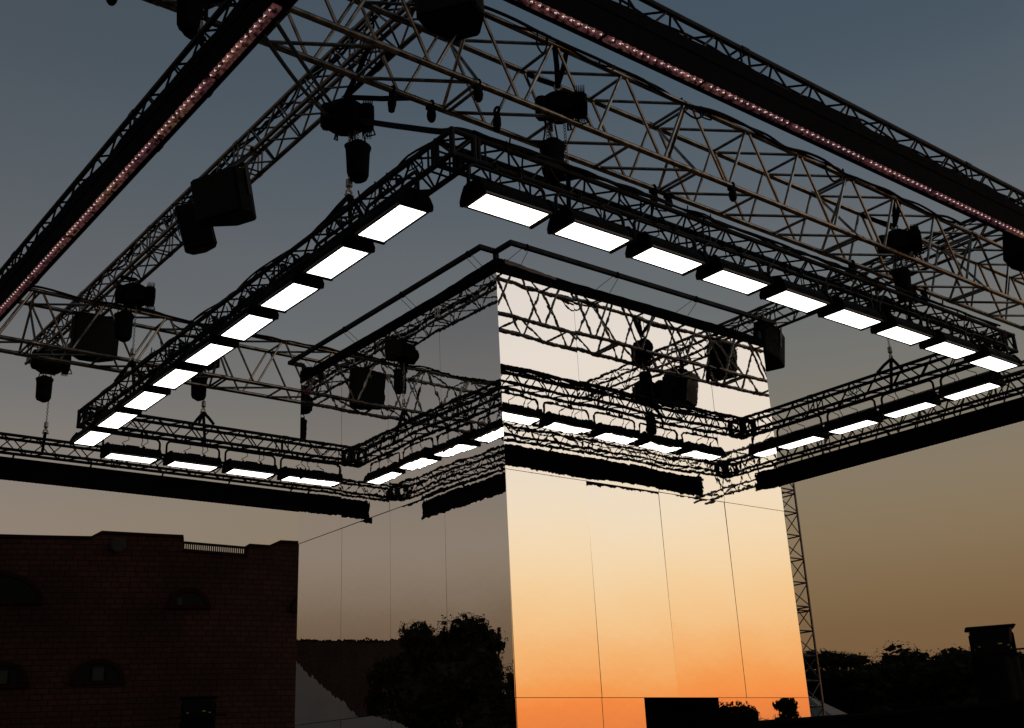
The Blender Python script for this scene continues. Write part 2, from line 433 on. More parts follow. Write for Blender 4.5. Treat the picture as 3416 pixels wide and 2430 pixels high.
def fascia(axis, s0, s1, outer, sign):
    """outer = coordinate of the outside face, sign = +1 if the inside lies at larger coordinates"""
    mb = MB(); D = .092; i0, i1 = outer, outer+sign*D
    # channel: outer skin, inner skin, top, recessed soffit
    def slab(t0, t1, z0, z1):
        c = ax_pt(axis, (s0+s1)/2, (t0+t1)/2, (z0+z1)/2); d = (s1-s0, abs(t1-t0), z1-z0) if axis == 'x' else (abs(t1-t0), s1-s0, z1-z0)
        mb.box(c, d)
    slab(outer, outer+sign*.003, FZ0+.030, FZ1)
    slab(outer+sign*(D-.008), outer+sign*D, FZ0-.006, FZ1)
    slab(outer+sign*.0065, outer+sign*(D-.0085), FZ1-.012, FZ1-.002)
    slab(outer+sign*.0065, outer+sign*(D-.0085), FZ0+.05, FZ0+.06)
    ob = mb.build('fascia', M['black_cloth'], frame)
    # clamps and rail between fascia and truss
    cb = MB()
    rail_t = outer+sign*.05
    cb.tube(ax_pt(axis, s0, rail_t, FZ1+.03), ax_pt(axis, s1, rail_t, FZ1+.03), .020, 6)
    k = int((s1-s0)/.62)
    for i in range(k+1):
        s = s0+.1+(s1-s0-.2)*i/k
        cb.box(ax_pt(axis, s, rail_t, FZ1+.012), (.16, .06, .03) if axis == 'x' else (.06, .16, .03))
        if i % 2 == 0: cb.tube(ax_pt(axis, s, rail_t, FZ1), ax_pt(axis, s, outer+sign*(TI), TZ0), .016, 6)
    cb.build('clamp_rail', M['black_steel'], frame)
    # uneven cloth draped over the outside top edge
    rg = MB(); vs = []; n = 60
    for i in range(n+1):
        s = s0+(s1-s0)*i/n
        h = .015+.03*math.sin(i*.9)*math.sin(i*.23+1)+random.uniform(-.008, .012)
        vs += [ax_pt(axis, s, outer-sign*.008, FZ1-.10), ax_pt(axis, s, outer-sign*.010, FZ1+h), ax_pt(axis, s, outer+sign*.035, FZ1+h-.004), ax_pt(axis, s, outer-sign*.002, FZ1-.10)]
    fs = []
    for i in range(n):
        for j in range(4): fs.append((i*4+j, i*4+(j+1) % 4, i*4+4+(j+1) % 4, i*4+4+j))
    rg.add(vs, fs); rg.build('cloth_hem', M['black_cloth'], frame)
    # LED bars, 1 m each
    global bar_proto
    m = int((s1-s0)/1.02)
    off = (s1-s0-m*1.02)/2
    for i in range(m):
        s = s0+off+.51+i*1.02
        if bar_proto is None:
            ob = bar_proto = led_bar(frame)
        else:
            ob = copy_tree(bar_proto, frame)
        t = outer+sign*.045
        p = Vector(ax_pt(axis, s, t, FZ0)); w = frame.location
        ob.location = (p.x-w.x, p.y-w.y, p.z+ZC-w.z+.030)
        # bar local -y must face outside
        ang = 0 if axis == 'x' else -pi/2
        if axis == 'x': ang = 0 if sign > 0 else pi
        else: ang = -pi/2 if sign > 0 else pi/2
        ob.rotation_euler = (random.uniform(-.03, .03), 0, ang)
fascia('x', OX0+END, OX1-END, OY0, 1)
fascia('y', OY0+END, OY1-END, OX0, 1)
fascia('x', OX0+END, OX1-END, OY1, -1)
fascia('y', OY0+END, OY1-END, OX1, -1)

# ------------------------------------------------------------------ flood lamps
def flood_proto():
    root = thing('flood_lamp', (0, 0, -ZC), None, 'flood lamp', 'white flood lamps hung round the truss ring')
    L, W = .80, .335
    hb = MB()
    prof = [(-W/2, 0), (W/2, 0), (W/2, .05), (W/2-.03, .085), (.10, .142), (-.10, .142), (-W/2+.03, .085), (-W/2, .05)]
    k = len(prof)
    vs = [(x, y, z+.012) for x in (-L/2+.02, L/2-.02) for (y, z) in prof]
    fs = [tuple(range(k-1, -1, -1)), tuple(range(k, 2*k))]+[(j, (j+1) % k, k+(j+1) % k, k+j) for j in range(k)]
    hb.add(vs, fs)
    for i in range(15):                                              # cooling ribs
        x = -L/2+.09+i*(L-.18)/14
        hb.box((x, 0, .160), (.007, .16, .016))
    hb.box((.0, 0, .172), (.20, .12, .024))
    body = hb.build('housing', M['black_plastic'], root, local=True)
    fr = MB()
    for (cx, cy, dx, dy) in ((0, W/2-.016, L-.04, .030), (0, -W/2+.016, L-.04, .030), (L/2-.035, 0, .03, W-.065), (-L/2+.035, 0, .03, W-.065)):
        fr.box((cx, cy, .002), (dx, dy, .018))
    fr.build('bezel', M['bezel'], root, local=True)
    for s in (-1, 1):
        ec = MB(); pr = [(-W/2-.010, -.020), (W/2+.010, -.020), (W/2+.016, .03), (W/2-.01, .088), (.11, .158), (-.11, .158), (-W/2+.01, .088), (-W/2-.016, .03)]
        vs = [(x, y, z+.012) for x in sorted((s*(L/2-.019), s*(L/2+.012))) for (y, z) in pr]
        ec.add(vs, [tuple(range(k-1, -1, -1)), tuple(range(k, 2*k))]+[(j, (j+1) % k, k+(j+1) % k, k+j) for j in range(k)])
        ec.build('end_cap', M['black_plastic'], root, local=True)
    df = MB(); a, b = L/2-.049, W/2-.029
    df.box((0, 0, -.002), (2*a, 2*b, .010))
    df.build('diffuser', M['diffuser'], root, local=True)
    yk = MB(); yx = L/2+.038; top = .345; r = .075
    pts = [(-yx, 0, .07), (-yx, 0, top-r)]
    for i in range(1, 6):
        a = pi/2*i/5; pts.append((-yx+r*(1-math.cos(a)), 0, top-r+r*math.sin(a)))
    pts += [(-x, y, z) for (x, y, z) in reversed(pts)]
    yk.path(pts, .0175, 8)
    yk.build('yoke', M['black_steel'], root, smooth=True, local=True)
    for s in (-1, 1):
        kn = MB(); kn.lathe((s*(L/2+.014), 0, .075), [(.028, 0), (.028, s*.012), (.014, s*.014), (.014, s*.045), (.020, s*.047), (.020, s*.062)], 10, (1, 0, 0))
        kn.box((s*(L/2+.058), 0, .085), (.014, .02, .09))
        kn.build('tilt_knob', M['black_plastic'], root, local=True)
    for s in (-.14, .14):
        ch = MB(); ch.box((s, 0, top+.018), (.05, .05, .03)); ch.torus((s, 0, top+.048), .033, .012, (1, 0, 0), 12, 6)
        ch.build('hook_clamp', M['black_steel'], root, local=True)
    for x0, x1, y0 in ((-.12, -.06, .01), (.17, .14, -.02), (.21, .24, .02)):
        cb = MB(); cb.path([(x0, y0, .16), (x0, y0, .20), (x0-.02, y0+.03, .23), (x1+.035, y0+.05, .30), (x1, y0+.03, .40), (x1, y0, .44)], .0065, 5)
        cb.lathe((x0, y0, .155), [(.012, 0), (.012, .05), (.005, .06)], 7)
        cb.build('power_lead', M['cable'], root, local=True)
    return root
flood = flood_proto()
ordn = ['first', 'second', 'third', 'fourth', 'fifth', 'sixth', 'seventh', 'eighth', 'ninth']
LZ = 4.765
first_f = True
def place_flood(x, y, rot, label):
    global first_f
    o = flood if first_f else copy_tree(flood)
    first_f = False
    o.location = (x, y, LZ+ZC); o.rotation_euler = (random.uniform(-.012, .012), random.uniform(-.006, .006), rot+random.uniform(-.008, .008))
    o['label'] = label; return o
for i in range(9):
    w = '%s white flood lamp from the near corner along the ring’s right near side' % ordn[i]
    if i == 0: w = 'white flood lamp nearest the near corner on the ring’s right near side'
    if i == 8: w = 'white flood lamp at the right hand end of the ring’s right near side'
    place_flood(5.87+i*1.009, 7.08-.013*i, 0, w)
for i in range(9):
    w = '%s white flood lamp from the near corner along the ring’s left near side' % ordn[i]
    if i == 0: w = 'white flood lamp nearest the near corner on the ring’s left near side'
    if i == 8: w = 'white flood lamp at the lower left end of the ring’s left near side'
    place_flood(5.135+.011*i, 7.875+i*.998, pi/2, w)
for i in range(4):
    w = ['leftmost yoke lamp, on the ring’s far left side', 'second yoke lamp from the left corner on the ring’s far left side',
         'third yoke lamp from the left corner on the ring’s far left side', 'yoke lamp half hidden by the left edge of the mirrored tower'][i]
    place_flood(6.08+i*.985, 16.62, 0, w)
for i in range(4):
    w = ['yoke lamp nearest the right corner on the ring’s far right side', 'second yoke lamp from the right corner on the ring’s far right side',
         'third yoke lamp from the right corner on the ring’s far right side', 'yoke lamp just right of the mirrored tower’s right edge, ring’s far right side'][i]
    place_flood(14.80, 7.80+i*1.0, pi/2, w)

# ------------------------------------------------------------------ mirrored tower
PX0, PX1, PY0, PY1 = 7.685, 12.51, 9.555, 14.28
PZ = [-ZC, .725, 3.165, 5.565]
tower = thing('mirrored_tower', ((PX0+PX1)/2, (PY0+PY1)/2, -ZC), 'tall square tower clad in mirror panels reflecting the sunset, with a dark doorway', 'tower')
core = MB(); core.box(((PX0+PX1)/2, (PY0+PY1)/2+.3, (5.54-ZC)/2), (PX1-PX0-.10, PY1-PY0-.7, 5.54+ZC))
# the rest of the core leaves the doorway open
dx0, dx1 = 9.545, 10.785
for (a, b, z0, z1) in ((PX0+.05, dx0-.02, -ZC, 5.54), (dx1+.02, PX1-.05, -ZC, 5.54), (dx0-.02, dx1+.02, .76, 5.54)):
    core.box(((a+b)/2, PY0+.03+.30, (z0+z1)/2), (b-a, .58, z1-z0))
core.build('core', M['interior'], tower)
prn = random.Random(11)
def panel(face, a0, a1, z0, z1, ty, tx):
    """one mirror sheet 4 mm thick; ty tips its normal up, tx turns it sideways (radians)"""
    g = .003
    a0 += g; a1 -= g; z0 += g; z1 -= g
    c = Vector(((a0+a1)/2, 0, (z0+z1)/2)); hx, hz, th = (a1-a0)/2, (z1-z0)/2, .004
    # slight barrel so that every sheet is its own mirror
    N = 8; vs = []; fs = []
    for side in (0, 1):
        for i in range(N+1):
            for j in range(N+1):
                u = -1+2*i/N; w = -1+2*j/N
                d = .0019*(u*u*prn_b[0]+w*w*prn_b[1])
                vs.append(Vector((u*hx, d+(th if side else 0)+ty*w*hz+tx*u*hx, w*hz)))
    q = (N+1)*(N+1)
    for i in range(N):
        for j in range(N):
            a = i*(N+1)+j; b = (i+1)*(N+1)+j
            fs.append((a, b, b+1, a+1)); fs.append((q+a, q+a+1, q+b+1, q+b))
    edge = [i*(N+1) for i in range(N+1)]+[N*(N+1)+j for j in range(1, N+1)]+[i*(N+1)+N for i in range(N-1, -1, -1)]+[j for j in range(N-1, 0, -1)]
    nf = len(fs)
    for i in range(len(edge)):
        a, b = edge[i], edge[(i+1) % len(edge)]; e0 = len(vs)
        vs += [vs[a].copy(), vs[q+a].copy(), vs[q+b].copy(), vs[b].copy()]; fs.append((e0, e0+1, e0+2, e0+3))
    out = []
    for v in vs:
        if face == 'right': out.append((c.x+v.x, PY0+v.y, c.z+v.z))
        else: out.append((PX0+v.y, c.x+v.x, c.z+v.z))
    mb = MB(); mb.add(out, fs)
    if face == 'left': mb.f = [tuple(reversed(f)) for f in mb.f]
    ob = mb.build('mirror_panel', M['mirror'], tower)
    for p in ob.data.polygons: p.use_smooth = p.index < nf
    return ob
cw = (PX1-PX0)/4; cl = (PY1-PY0)/4
tilt_r = {(0, 2): 0, (1, 2): 0, (2, 2): .0008, (3, 2): -.001, (0, 1): .0035, (1, 1): .0090, (2, 1): .0045, (3, 1): .0030, (0, 0): -.0015, (1, 0): -.002, (2, 0): -.005, (3, 0): -.004}
tilt_l = {(0, 2): .0005, (1, 2): -.0008, (2, 2): .0008, (3, 2): -.001, (0, 1): .0065, (1, 1): .0085, (2, 1): .0095, (3, 1): .0085, (0, 0): -.004, (1, 0): -.003, (2, 0): -.002, (3, 0): -.003}
for r in range(3):
    for k in range(4):
        prn_b = (prn.uniform(-.5, .8), prn.uniform(-.6, .8))
        a0, a1 = PX0+k*cw, PX0+(k+1)*cw
        ty, tx = tilt_r[(k, r)], prn.uniform(-.002, .002)
        if r == 0 and k in (1, 2):
            a0, a1 = (a0, dx0) if k == 1 else (dx1, a1)
        panel('right', a0, a1, PZ[r], PZ[r+1], ty, tx)
        prn_b = (prn.uniform(-.5, .8), prn.uniform(-.6, .8))
        panel('left', PY0+k*cl, PY0+(k+1)*cl, PZ[r], PZ[r+1], tilt_l[(k, r)], prn.uniform(-.002, .002))
# black parapet: a flat band with loose cloth heaped at the near corner
cap = MB(); ch = .125
def band(p, q, n, h0, h1):
    """strip along p->q, standing proud of the mirror; height varies"""
    p = Vector(p); q = Vector(q); d = (q-p).normalized(); o = Vector((d.y, -d.x, 0)); vs = []
    for i in range(n+1):
        u = i/n; b = p.lerp(q, u)
        h = ch+h0*max(0, 1-u*4.2)**1.3+h1*max(0, (u-.86)/.14)+random.uniform(-.004, .006)
        vs += [b+o*.016+Vector((0, 0, -.012)), b+o*.016+Vector((0, 0, h)), b-o*.10+Vector((0, 0, h+.01)), b-o*.10+Vector((0, 0, -.012))]
    fs = [(0, 1, 2, 3), (n*4+3, n*4+2, n*4+1, n*4)]
    for i in range(n):
        for j in range(4): fs.append((i*4+j, i*4+4+j, i*4+4+(j+1) % 4, i*4+(j+1) % 4))
    cap.add(vs, fs)
band((PX0, PY0, PZ[3]), (PX1, PY0, PZ[3]), 40, .03, -.02)
cap2 = cap; cap = MB()
bandL = MB(); _c = cap; cap = bandL
# left band: outward is -x
def bandleft():
    vs = []; n = 40
    for i in range(n+1):
        u = i/n; y = PY0-.016+(PY1-PY0+.016)*u
        h = ch+.035*max(0, 1-u*4.0)**1.2+(.05 if u > .93 else 0)+random.uniform(-.004, .006)
        vs += [(PX0-.016, y, PZ[3]-.012), (PX0-.016, y, PZ[3]+h), (PX0+.10, y, PZ[3]+h+.01), (PX0+.10, y, PZ[3]-.012)]
    fs = [(3, 2, 1, 0), (n*4, n*4+1, n*4+2, n*4+3)]
    for i in range(n):
        for j in range(4): fs.append((i*4+j, i*4+(j+1) % 4, i*4+4+(j+1) % 4, i*4+4+j))
    bandL.add(vs, fs)
bandleft()
cap2.build('parapet_band', M['black_cloth'], tower); bandL.build('parapet_band', M['black_cloth'], tower)
sh = MB()      # plastic sheet tucked over the parapet by the corner
vs = []; n = 14
for i in range(n+1):
    u = i/n; x = PX0+.12+u*.80
    vs += [(x, PY0-.022, PZ[3]+.118-.03*u+random.uniform(-.006, .006)), (x, PY0-.024, PZ[3]+.172-.05*u+random.uniform(-.006, .004)), (x, PY0+.07, PZ[3]+.176-.05*u), (x, PY0+.07, PZ[3]+.113-.03*u)]
fs = []
for i in range(n):
    for j in range(4): fs.append((i*4+j, i*4+4+j, i*4+4+(j+1) % 4, i*4+(j+1) % 4))
sh.add(vs, fs); sh.build('plastic_sheet', M['dust_grey'], tower)
roof = MB(); roof.box(((PX0+PX1)/2, (PY0+PY1)/2, PZ[3]-.02), (PX1-PX0-.22, PY1-PY0-.22, .03)); roof.build('roof', M['black_cloth'], tower)

# rail frame over the parapet: posts, arms and two long rails
rl = thing('rail_frame', (PX0, PY0, PZ[3]), 'thin black rail frame standing on the corner posts above the mirrored tower', 'rail')
a = .20; a2 = .26; rz = 5.83; sq = .052
pm = MB(); pm.box((PX0+.03, PY0+.03, (PZ[3]+.02+rz)/2), (sq, sq, rz-PZ[3]-.02)); pm.build('post', M['black_steel'], rl)
pm = MB(); pm.box((PX1-.03, PY0+.03, (PZ[3]+.02+rz)/2), (sq, sq, rz-PZ[3]-.02)); pm.build('post', M['black_steel'], rl)
pm = MB(); pm.box((PX0+.03, PY1-.03, (PZ[3]+.02+rz)/2), (sq, sq, rz-PZ[3]-.02)); pm.build('post', M['black_steel'], rl)
def arm(p, q):
    p = Vector(p); q = Vector(q); d = q-p
    mb = MB(); mb.box((p+q)/2, (abs(d.x)+sq if abs(d.x) > .01 else sq, abs(d.y)+sq if abs(d.y) > .01 else sq, sq)); return mb
arm((PX0+.005, PY0+.03, rz), (PX0-a, PY0+.03, rz)).build('arm', M['black_steel'], rl)
arm((PX0+.03, PY0+.0, rz), (PX0+.03, PY0-a2, rz)).build('arm', M['black_steel'], rl)
arm((PX1-.03, PY0+.0, rz), (PX1-.03, PY0-a2, rz)).build('arm', M['black_steel'], rl)
arm((PX0+.005, PY1-.03, rz), (PX0-a, PY1-.03, rz)).build('arm', M['black_steel'], rl)
arm((PX0-a, PY0+.085, rz), (PX0-a, PY1-.085, rz)).build('rail', M['black_steel'], rl)
arm((PX0+.085, PY0-a2, rz), (PX1-.085, PY0-a2, rz)).build('rail', M['black_steel'], rl)
for f in (.055, .36, .66, .93):
    wm = MB()
    x = PX0+f*(PX1-PX0)
    for s, e in ((-.06, -.13), (.03, .10)): wm.tube((x+s, PY0-a2, rz-.025), (x+e, PY0-.005, PZ[3]+ch+.01), .0035, 4)
    wm.torus((x, PY0-a2, rz), .036, .010, (1, 0, 0), 10, 5); wm.build('tie_wire', M['cable'], rl)
    wm = MB(); y = PY0+f*(PY1-PY0)
    for s, e in ((-.05, -.02), (.05, .08)): wm.tube((PX0-a, y+s, rz-.025), (PX0-.005, y+e, PZ[3]+ch+.01), .0035, 4)
    wm.torus((PX0-a, y, rz), .036, .010, (0, 1, 0), 10, 5); wm.build('tie_wire', M['cable'], rl)

# ------------------------------------------------------------------ chain hoists
def hoist(x, y, zm, zbag, zhook, rot, label, hang, sling=None, big=1.0, bagoff=(.0, .0), topslings=None):
    """zm = middle of the motor, zbag = middle of the chain bag, zhook = hook height"""
    r = thing('chain_hoist', (x, y, zm-.2), label, 'hoist', 'chain hoists holding up the trusses')
    R = Matrix.Rotation(rot, 3, 'Z'); P = lambda v: Vector((x, y, 0))+R @ Vector((v[0], v[1], 0))+Vector((0, 0, v[2]))
    mb = MB()
    mb.bbox((x, y, zm), (.30*big, .27*big, .30*big), .06, R)
    mb.lathe(P((.14*big, 0, zm+.01)), [(.125*big, 0), (.135*big, .02), (.135*big, .10), (.11*big, .135), (.05*big, .14)], 14, R @ Vector((1, 0, 0)))
    mb.lathe(P((-.14*big, 0, zm)), [(.12*big, 0), (.13*big, .02), (.125*big, .07), (.09*big, .10)], 14, R @ Vector((-1, 0, 0)))
    for k in range(6): mb.box(P((.16*big+k*.018, 0, zm+.01)), (.006, .285*big, .285*big), R)
    mb.build('motor', M['black_plastic'], r)
    for s in (-1, 1):
        hd = MB(); hd.path([P((s*.08, .130*big, zm-.10)), P((s*.08, .16*big, zm-.17)), P((s*.08+.03*s, .10*big, zm-.20)), P((s*.08, 0, zm-.13))], .011, 6)
        hd.build('handle', M['black_steel'], r)
    hd = MB(); hd.path([P((.24*big, -.05, zm-.12)), P((.27*big, 0, zm-.19)), P((.20*big, .06, zm-.18)), P((.18*big, .06, zm-.12))], .010, 6)
    hd.build('handle', M['black_steel'], r)
    tp = MB(); tp.tube((x, y, zm+.14), (x, y, zm+.20), .022, 8); tp.torus((x, y, zm+.235), .035, .011, R @ Vector((0, 1, 0)), 12, 6)
    tp.build('top_hook', M['steel'], r)
    bx, by = P((bagoff[0], bagoff[1], 0)).xy
    if zbag is not None:
        bg = MB(); n = 14
        prof = [(.05, -.215), (.10, -.20), (.118, -.15), (.115, 0), (.118, .12), (.135, .17), (.118, .20), (.07, .21)]
        vs = []
        for (rr, z) in prof:
            for k in range(n):
                q = 2*pi*k/n; w = rr*(1+.07*math.cos(2*q+z*9))*(1.0+.04*math.sin(5*q))
                vs.append((bx+w*math.cos(q)*1.05, by+w*math.sin(q)*.85, zbag+z+.012*math.sin(3*q+1)))
        fs = [(i*n+k, i*n+(k+1) % n, (i+1)*n+(k+1) % n, (i+1)*n+k) for i in range(len(prof)-1) for k in range(n)]
        fs += [tuple(range(n-1, -1, -1)), tuple((len(prof)-1)*n+k for k in range(n))]
        bg.add(vs, fs); bg.build('chain_bag', M['black_cloth'], r, smooth=True)
        st = MB()
        for s in (-1, 1): st.path([(bx+s*.11, by, zbag+.17), (bx+s*.085, by, zbag+.27), (bx+s*.06, by, max(zm-.17, zbag+.34))], .009, 5)
        st.build('bag_strap', M['black_cloth'], r)
    def chain(px, py, za, zb):
        cn = MB(); L = .042; k = int((za-zb)/(L*.78)); 
        for i in range(k):
            z = za-(i+.5)*(za-zb)/k
            cn.torus((px, py, z), .0125, .0042, (1, 0, 0) if i % 2 else (0, 1, 0), 8, 4, sx=1.6, sy=1.)
        cn.build('chain', M['steel'], r)
    cx, cy = x+.035, y-.02
    chain(cx, cy, zm-.14, zhook+.12)
    if zbag is not None:
        chain(bx-.03, by+.02, zm-.14, zbag+.15); chain(bx+.015, by+.03, zm-.14, zbag+.15)
    hk = MB(); hk.lathe((cx, cy, zhook), [(.018, .13), (.034, .12), (.036, .04), (.022, .02), (.018, 0)], 10)
    hk.torus((cx, cy, zhook-.035), .032, .014, (0, 1, 0), 12, 6); hk.tube((cx-.05, cy, zhook-.065), (cx+.05, cy, zhook-.065), .014, 8)
    hk.build('hook', M['steel'], r)
    if sling:
        sl = MB()
        for q in sling: sl.path([(cx, cy, zhook-.06), Vector((cx, cy, zhook-.06)).lerp(Vector(q), .5)+Vector((0, 0, .01)), q], .024, 7)
        sl.build('sling', M['black_cloth'], r)
    if hang:
        hs = MB()
        for q in hang: hs.path([(x, y, zm+.25), Vector((x, y, zm+.25)).lerp(Vector(q), .55)+Vector((.01, 0, -.01)), q], .028, 7)
        hs.build('hanging_sling', M['black_cloth'], r)
    return r
rt = RZ1+.03
def ring_sling(x, y, ax):
    d = RW/2+.03
    if ax == 'y':     # ring side runs along y, centre at x
        return [(x-d, y-.10, rt), (x+d, y-.10, rt), (x-d, y+.14, rt-.02), (x+d, y+.14, RZ0)]
    return [(x-.10, y-d, rt), (x+.14, y-d, rt), (x-.1, y+d, rt), (x+.14, y+d, RZ0)]
cxl = RX0+RW/2; cyn = RY0+RW/2; cyf = RY1-RW/2; cxr = RX1-RW/2
hoist(cxl-.03, 9.08, 6.58, 6.03, 5.72, -.5, 'black chain hoist near the ring’s near corner, its bag hanging clear against sky', [(5.14, 8.2, 6.95), (5.40, 8.2, 6.95), (5.27, 7.66, 6.03)], ring_sling(cxl, 9.12, 'y'), 1.15, (.13, -.05))
hoist(6.70, cyn, 6.20, 5.60, 5.47, -.7, 'black chain hoist inside the near box truss, its bag above the second lamp', [(6.62, 7.13, 6.84), (6.78, 7.13, 6.84), (6.7, 7.66, 6.84)], ring_sling(6.73, cyn, 'x'), 1.0, (-.10, 0))
hoist(cxl-.02, 15.0, 6.70, 6.28, 5.76, -.3, 'black chain hoist under the slim left truss, over the ring’s lower left end', [(5.14, 15.0, 6.95), (5.40, 15.0, 6.95)], ring_sling(cxl, 15.0, 'y'), 1.1, (-.10, .18))
hoist(7.13, cyf, 6.55, 6.05, 5.70, .3, 'black chain hoist over the ring’s far left side, mostly hidden by lamps', [(7.13, 16.43, 6.84), (7.0, 15.9, 6.84)], ring_sling(7.15, cyf, 'x'), .9, (-.06, 0))
hoist(5.36, 18.72, 6.86, 6.34, 5.66, -.2, 'large black chain hoist at the left edge under the slim left truss’s far end', [(5.14, 18.7, 6.95), (5.40, 18.7, 6.95)], [(5.32, 18.48, 5.47), (5.42, 18.86, 5.47), (5.36, 18.66, 5.22)], 1.35, (-.05, -.05))
hoist(cxr, 8.97, 6.45, None, 5.68, .8, 'chain hoist over the ring’s far right side, its chain dropping behind lamps', [(14.80, 8.97, 6.95), (15.06, 8.97, 6.95)], ring_sling(cxr, 8.97, 'y'), 1.0)
hoist(12.52, cyn, 6.24, 5.66, 5.50, -.95, 'black chain hoist inside the near box truss at right, with square bag', [(12.45, 7.13, 6.84), (12.6, 7.13, 6.84), (12.52, 7.66, 6.84)], ring_sling(12.55, cyn, 'x'), 1.1, (-.03, 0))
hoist(14.90, 4.98, 6.60, 6.0, 5.62, .4, 'black chain hoist of the outer frame, seen only reflected in the tower', [(14.80, 4.98, 6.95), (15.06, 4.98, 6.95)], [(14.82, 4.86, 5.48), (15.02, 5.1, 5.48)], 1.3, (.05, 0))
hoist(2.98, 7.35, 6.25, 5.85, 5.60, .4, 'black chain hoist tucked above the left LED strip at upper left', [(2.98, 7.66, 6.80), (2.9, 7.13, 6.80)], [(2.98, 7.2, 5.48), (3.2, 7.5, 5.48)], 1.2, (.0, .05))

# ------------------------------------------------------------------ loudspeakers on the slim trusses
def speaker(x, y, z, aim, tilt, label, w=.44, h=.66, d=.46, top=6.95, roll=0., hook=None):
    r = thing('loudspeaker', (x, y, z-h/2), label, 'speaker', 'loudspeakers hung under the slim trusses')
    R = Matrix.Rotation(aim, 3, 'Z') @ Matrix.Rotation(tilt, 3, 'X') @ Matrix.Rotation(roll, 3, 'Y')   # local front = -y
    mb = MB(); c = Vector((x, y, z))
    # plan: trapezoid, wide front, narrow back, rounded corners
    pl = [(-w/2, -d/2+.03), (-w/2+.03, -d/2), (w/2-.03, -d/2), (w/2, -d/2+.03), (w/2, -d*.05), (w*.24, d/2-.02), (w*.20, d/2), (-w*.20, d/2), (-w*.24, d/2-.02), (-w/2, -d*.05)]
    n = len(pl); lv = [(-h/2, .94), (-h/2+.02, 1.), (h/2-.02, 1.), (h/2, .94)]
    vs = [c+R @ Vector((px*s, py*s, zz)) for (zz, s) in lv for (px, py) in pl]
    fs = [tuple(range(n-1, -1, -1)), tuple(range(3*n, 4*n))]+[(k*n+i, k*n+(i+1) % n, k*n+n+(i+1) % n, k*n+n+i) for k in range(3) for i in range(n)]
    mb.add(vs, fs); mb.build('cabinet', M['black_plastic'], r)
    gr = MB(); gr.bbox(c+R @ Vector((0, -d/2-.008, 0)), (w-.05, .014, h-.05), .006, R); gr.build('grille', M['black_steel'], r)
    br = MB()
    for s in (-1, 1):
        br.box(c+R @ Vector((s*(w/2+.012), -d*.1, h*.25)), (.008, .06, h*.5+.10), R)
    br.box(c+R @ Vector((0, -d*.1, h/2+.05)), (w+.03, .06, .008), R)
    tpz = c+R @ Vector((0, -d*.1, h/2+.05)); hp = Vector(hook) if hook else Vector((tpz.x, tpz.y, top)); br.tube(tpz, hp-Vector((0, 0, .03)), .024, 8); br.torus(hp, .034, .014, (0, 1, 0), 12, 6)
    br.build('bracket', M['black_steel'], r)
    return r
speaker(5.28, 7.00, 6.80, -1.0, .12, 'large black loudspeaker cut off by the top edge of the picture', .58, .66, .56, top=7.25)
speaker(4.76, 10.55, 6.10, -1.15, .28, 'larger black loudspeaker of the splayed pair under the slim left truss', .63, .50, .50, hook=(5.12, 10.75, 6.925))
speaker(4.74, 11.40, 6.08, -.35, .25, 'smaller lower left black loudspeaker of the splayed pair under the slim left truss', .36, .52, .45, roll=-.3, hook=(5.12, 11.5, 6.925))
speaker(5.30, 16.40, 6.48, -.1, .1, 'square black loudspeaker seen through the far box truss at the left', .66, .62, .46)
speaker(14.75, 11.20, 6.55, 1.9, .35, 'black loudspeaker poking out beside the mirrored tower’s top right corner', .46, .66, .60)
speaker(14.95, 6.75, 6.68, 1.2, .2, 'black loudspeaker at the right edge under the truss crossing', .48, .58, .45)
speaker(14.90, 5.75, 6.45, 2.8, .2, 'black loudspeaker beyond the right edge, seen only in the mirror panels', .50, .62, .5)

# ------------------------------------------------------------------ small pods and clamps under the near box truss
podn = 0
def pod(x, y, z, kind, label):
    mb = MB()
    if kind == 0:       # drop-shaped trolley wheel
        mb.lathe((x, y, z+.02), [(.012, .07), (.03, .055), (.043, .02), (.047, -.02), (.040, -.060), (.024, -.085), (.004, -.092)], 12)
        mb.box((x, y, z+.09), (.09, .06, .05)); mb.torus((x, y, z+.125), .036, .013, (1, 0, 0), 12, 6)
    else:               # pin spot on a half coupler
        mb.torus((x, y, z+.11), .036, .014, (1, 0, 0), 12, 6); mb.box((x, y, z+.06), (.05, .04, .05))
        mb.lathe((x, y, z), [(.022, .05), (.038, .03), (.042, -.05), (.034, -.09), (.030, -.13)], 10, (.15, .1, 1))
    solo('rigging_clamp' if kind == 0 else 'pin_spot', mb, M['black_plastic'], label, 'clamp' if kind == 0 else 'spotlight', 'small fittings on the near box truss', smooth=False)
for (x, y, z, k, l) in ((5.02, 7.66, 5.91, 1, 'small black pin spot on the near box truss above the thick drooping cable'),
                        (5.46, 7.66, 5.90, 0, 'drop shaped black clamp beneath the near box truss, above the ring corner'),
                        (5.62, 7.13, 5.90, 0, 'round black clamp on the near box truss’s front lower tube, above the ring corner'),
                        (6.05, 7.40, 5.92, 1, 'small black pin spot hanging between the lower tubes of the near box truss'),
                        (8.45, 7.66, 5.90, 0, 'round black clamp below the near box truss, left of a close pair'),
                        (8.68, 7.66, 5.90, 0, 'round black clamp below the near box truss, right one of a close pair'),
                        (9.15, 7.13, 5.90, 0, 'double round black clamp on the front lower tube at mid span'),
                        (12.1, 7.66, 5.90, 0, 'black clamp below the near box truss, left of the right hoist'),
                        (13.5, 7.66, 5.90, 1, 'small black pin spot below the near box truss, right of the right hoist'),
                        (13.75, 7.66, 5.90, 0, 'round black clamp below the near box truss near the right edge'),
                        (2.40, 7.66, 5.90, 0, 'black clamp under the box truss in the top left of the picture')):
    pod(x, y, z, k, l)

